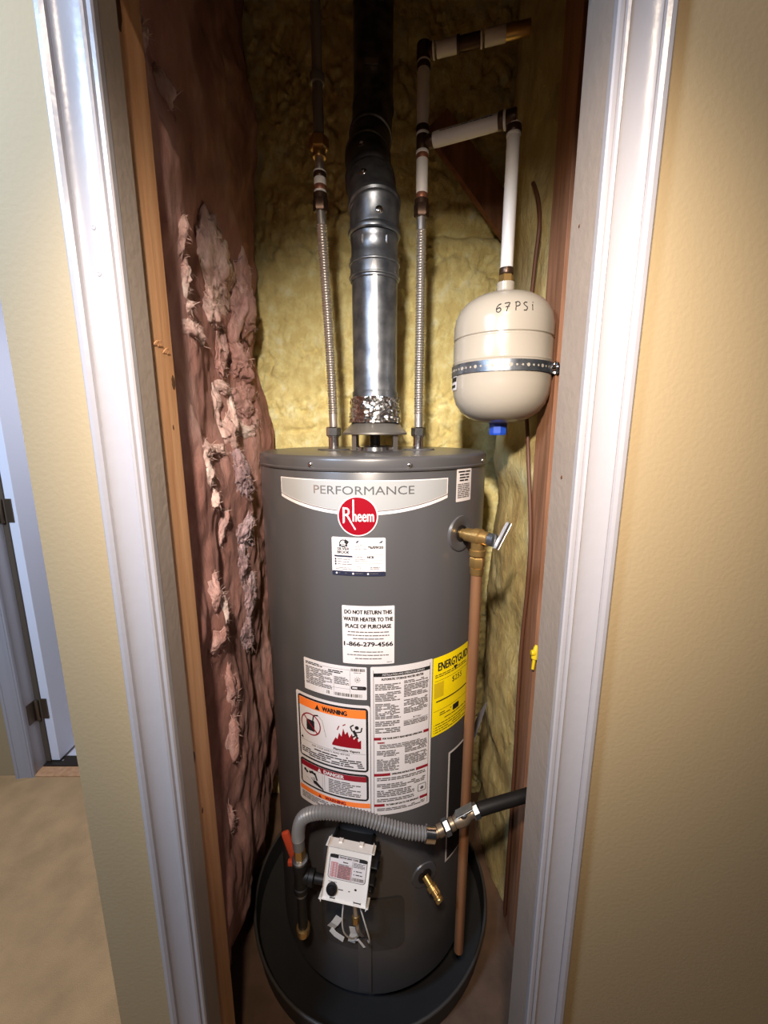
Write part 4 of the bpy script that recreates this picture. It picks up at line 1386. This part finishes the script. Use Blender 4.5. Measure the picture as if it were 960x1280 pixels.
# perforated strap holding the tank to the stud
stp = thing('pipe_strap', 'perforated metal strap around the cream expansion tank', 'strap', (EX, EY, 1.525))
bm = B()
n = 72
a0, a1 = radians(-160), radians(72)
ZC, HH = 1.5245, 0.0105
holes = set()
rows = []
def sp(a, z, o_):
    return Vector((EX + (ER_ + o_) * sin(a), EY - (ER_ + o_) * cos(a), z))
prev = None
for i in range(n + 1):
    a = a0 + (a1 - a0) * i / n
    cur = [bm.verts.new(sp(a, ZC - HH, .0014)), bm.verts.new(sp(a, ZC + HH, .0014)), bm.verts.new(sp(a, ZC + HH, .0026)), bm.verts.new(sp(a, ZC - HH, .0026))]
    if prev:
        for k in range(4):
            bm.faces.new((prev[k], cur[k], cur[(k + 1) % 4], prev[(k + 1) % 4]))
    prev = cur
bmesh.ops.recalc_face_normals(bm, faces=bm.faces[:])
link('band', bm, 'galv', stp, 40)
bm = B()
for i in range(28):
    a = radians(-100 + 170 * i / 27)
    d = Vector((sin(a), -cos(a), 0))
    r = .0034 if i % 3 == 0 else .0021
    lathe(bm, sp(a, ZC, .0026), d, [(r, 0), (r, .0003), (0, .0003)], seg=12, caps=False)
link('punched_hole', bm, 'exp', stp)
bm = B()
e0 = sp(a1, ZC, .002)
obox(bm, (e0 + Vector((0.0345 + .3525, 0, 0)) * 0 + Vector((0.351, 0.872, ZC))) / 2 if False else Vector(((e0.x + 0.351) / 2, (e0.y + 0.872) / 2, ZC)),
     (Vector((0.351, 0.872, ZC)) - e0).normalized(), (0, 0, 1), (Vector((0.351, 0.872, ZC)) - e0).normalized().cross(Vector((0, 0, 1))), (Vector((0.351, 0.872, ZC)) - e0).length / 2 + .002, .0105, .0008)
link('strap_end', bm, 'galv', stp)
bm = B(); obox(bm, sp(radians(66), ZC, .005), (cos(radians(66)), sin(radians(66)), 0), (0, 0, 1), (sin(radians(66)), -cos(radians(66)), 0), .007, .011, .0025, 0, .001)
link('clamp', bm, 'chrome', stp)
bm = B(); lathe(bm, (0.3515, 0.876, ZC + .002), (-1, 0, -.1), [(.012, 0), (.012, .003), (.006, .004), (.005, .018), (0, .019)], seg=14)
link('lag_screw', bm, 'chrome', stp, 40)

# ------------------------------------------------------------------ relief pipe
px_, py_ = jn.x, jn.y
rpp = thing('discharge_pipe', 'copper relief pipe running down the right side of the heater', 'pipe', (px_, py_, 0.2))
bm = B(); hexnut(bm, (px_, py_, RZ - .062), (0, 0, 1), .0150, .022)
lathe(bm, (px_, py_, RZ - .076), (0, 0, 1), [(.0125, 0), (.0135, .004), (.0135, .014)], seg=20)
link('adapter', bm, 'brass', rpp, 40)
bm = B(); tube(bm, [(px_, py_, RZ - .072), (px_, py_, 0.93), (px_ - .001, py_, 0.6), (px_ - .002, py_, 0.16)], .0111, seg=20)
link('tube', bm, 'copper', rpp, 60)

# ------------------------------------------------------------------ gas line
gh = thing('gas_connector', 'grey corrugated gas hose bending across the front of the heater', 'hose', (-0.18, 0.72, 0.54))
P = spline([(-0.181, 0.722, 0.530), (-0.180, 0.720, 0.575), (-0.166, 0.712, 0.618), (-0.130, 0.703, 0.640), (-0.080, 0.696, 0.643), (-0.035, 0.692, 0.636), (0.010, 0.690, 0.620), (0.050, 0.690, 0.607), (0.088, 0.692, 0.600)], 16)
bm = B(); corrugated(bm, P[8:], .0112, .0140, .0066, seg=18)
link('corrugated_tube', bm, 'hose', gh, 25)
bm = B(); tube(bm, P[:10], .0125, seg=18)
link('hose_end', bm, 'hose', gh, 60)
dE = (P[-1] - P[-4]).normalized()
bm = B(); lathe(bm, P[-1] - dE * .006, dE, [(.0145, 0), (.0165, .001), (.0165, .020), (.0145, .021)], seg=20)
link('ferrule', bm, 'chrome', gh, 40)
bm = B(); hexnut(bm, (-0.180, 0.7215, 0.503), (0, 0, 1), .0125, .030)
link('flare_nut', bm, 'brass', gh)
v1 = Vector((0.158, 0.712, 0.622))
dV = (v1 - P[-1]).normalized()
bm = B()
lathe(bm, P[-1] + dE * .012, dV, [(.0100, 0), (.0100, .010), (.0125, .011), (.0125, .022), (.010, .023)], seg=18)
link('flare_adapter', bm, 'dullbrass', gh, 40)
gs = thing('gas_shutoff', 'brass gas shutoff valve with black pipe in front of the copper relief pipe', 'valve', v1)
bm = B(); hexnut(bm, P[-1] + dE * .012 + dV * .024, dV, .0165, .012)
link('union_nut', bm, 'galv', gs)
bm = B()
sV = P[-1] + dE * .012 + dV * .036
lathe(bm, sV, dV, [(.0095, 0), (.0130, .002), (.0130, .010), (.0110, .012), (.0150, .022), (.0160, .032), (.0150, .040), (.0110, .048), (.0120, .054)], seg=20)
gv = link('valve_body', bm, 'dullbrass', gs, 40)
cV = sV + dV * .031
bm = B(); lathe(bm, cV + Vector((0, -.004, .012)), (0, -.25, 1), [(.0085, 0), (.0085, .010), (.0060, .012)], seg=16)
obox(bm, cV + Vector((0, -.008, .028)), (dV.x, dV.y, dV.z), (0, -1, -.2), (0, -.2, 1), .018, .006, .0022, 0, .001)
link('lever', bm, 'galv', gv, 40)
bm = B(); hexnut(bm, sV + dV * .054, dV, .0155, .014)
link('union_nut', bm, 'galv', gs)
e = sV + dV * .068
bm = B(); tube(bm, [e, e + Vector((.02, .004, .003)), Vector((0.300, 0.742, 0.640)), Vector((0.438, 0.780, 0.650))], .0135, seg=18)
link('supply_pipe', bm, 'blackiron', gs, 60)

dl = thing('drip_leg', 'dark iron gas tee and drip leg at the left of the gas control', 'pipe', (-0.18, 0.7215, 0.30))
gx, gy = -0.180, 0.7215
bm = B(); lathe(bm, (gx, gy, 0.497), (0, 0, 1), [(.0150, 0), (.0170, .001), (.0170, .006), (.0150, .007)], seg=24)
link('collar', bm, 'galv', dl, 40)
bm = B()
lathe(bm, (gx, gy, 0.418), (0, 0, 1), [(.0140, 0), (.0165, .002), (.0165, .014), (.0145, .016), (.0145, .060), (.0165, .062), (.0165, .076), (.0140, .079)], seg=24)
hb = Vector((cc.x, cc.y, 0)) ; q = (Vector((cc.x, cc.y, .455)) + T_ * -.050 - R0 * .020)
dq = (q - Vector((gx, gy, .458))).normalized()
lathe(bm, Vector((gx, gy, .458)) + dq * .006, dq, [(.0140, 0), (.0145, .012), (.0165, .014), (.0165, .024), (.0100, .026), (.0100, (q - Vector((gx, gy, .458))).length - .006)], seg=24)
link('tee', bm, 'blackiron', dl, 40)
bm = B(); lathe(bm, (gx, gy, 0.409), (0, 0, 1), [(.0115, 0), (.0130, .001), (.0130, .008), (.0115, .009)], seg=24)
link('ring', bm, 'galv', dl, 40)
bm = B(); lathe(bm, (gx, gy, 0.318), (0, 0, 1), [(.0105, 0), (.0105, .092)], seg=20)
link('nipple', bm, 'blackiron', dl, 40)
bm = B(); lathe(bm, (gx, gy, 0.296), (0, 0, 1), [(.006, 0), (.0135, .003), (.0150, .010), (.0150, .022), (.0130, .024)], seg=20)
link('drip_cap', bm, 'brass', dl, 40)
bm = B()
obox(bm, (-0.204, 0.737, 0.518), Vector((.30, -.08, -.95)).normalized(), (0, 1, 0), Vector((.95, 0, .30)).normalized(), .034, .0055, .0085, 0, .004)
obox(bm, (-0.1955, 0.727, 0.485), (1, 0, 0), (0, 1, 0), (0, 0, 1), .012, .005, .006, 0, .002)
link('handle', bm, 'orange', dl, 40)['label'] = 'orange lever beside the gas hose'

# ------------------------------------------------------------------ cables and small things on the right
bm = B()
tube(bm, spline([(0.372, 1.12, 1.955), (0.345, 1.08, 1.958), (0.338, 1.05, 1.940), (0.339, 1.02, 1.895), (0.338, 1.0, 1.835), (0.338, 1.015, 1.75), (0.338, 1.035, 1.55), (0.3405, 0.985, 1.36), (0.3445, 0.935, 1.12), (0.343, 0.945, .85), (0.343, 0.935, .55), (0.344, 0.93, .05)], 10), .0045, seg=8)
tag(link('electric_cable', bm, 'cable', None, 60), 'brown cable curving down the right wall along the stud', 'cable')
bm = B()
lathe(bm, (0.350, 0.874, 0.885), (-.12, -.1, -1), [(.003, -.028), (.0055, -.022), (.0075, -.006), (.0078, .004), (.0040, .006), (.0035, .030), (0, .031)], seg=12)
lathe(bm, (0.351, 0.874, 0.895), (-1, 0, 0), [(.006, 0), (.0075, .004), (.0060, .010)], seg=12)
tag(link('cable_clip', bm, 'yellowplastic', None, 40), 'small yellow plastic clip on the stud by the right jamb', 'clip')
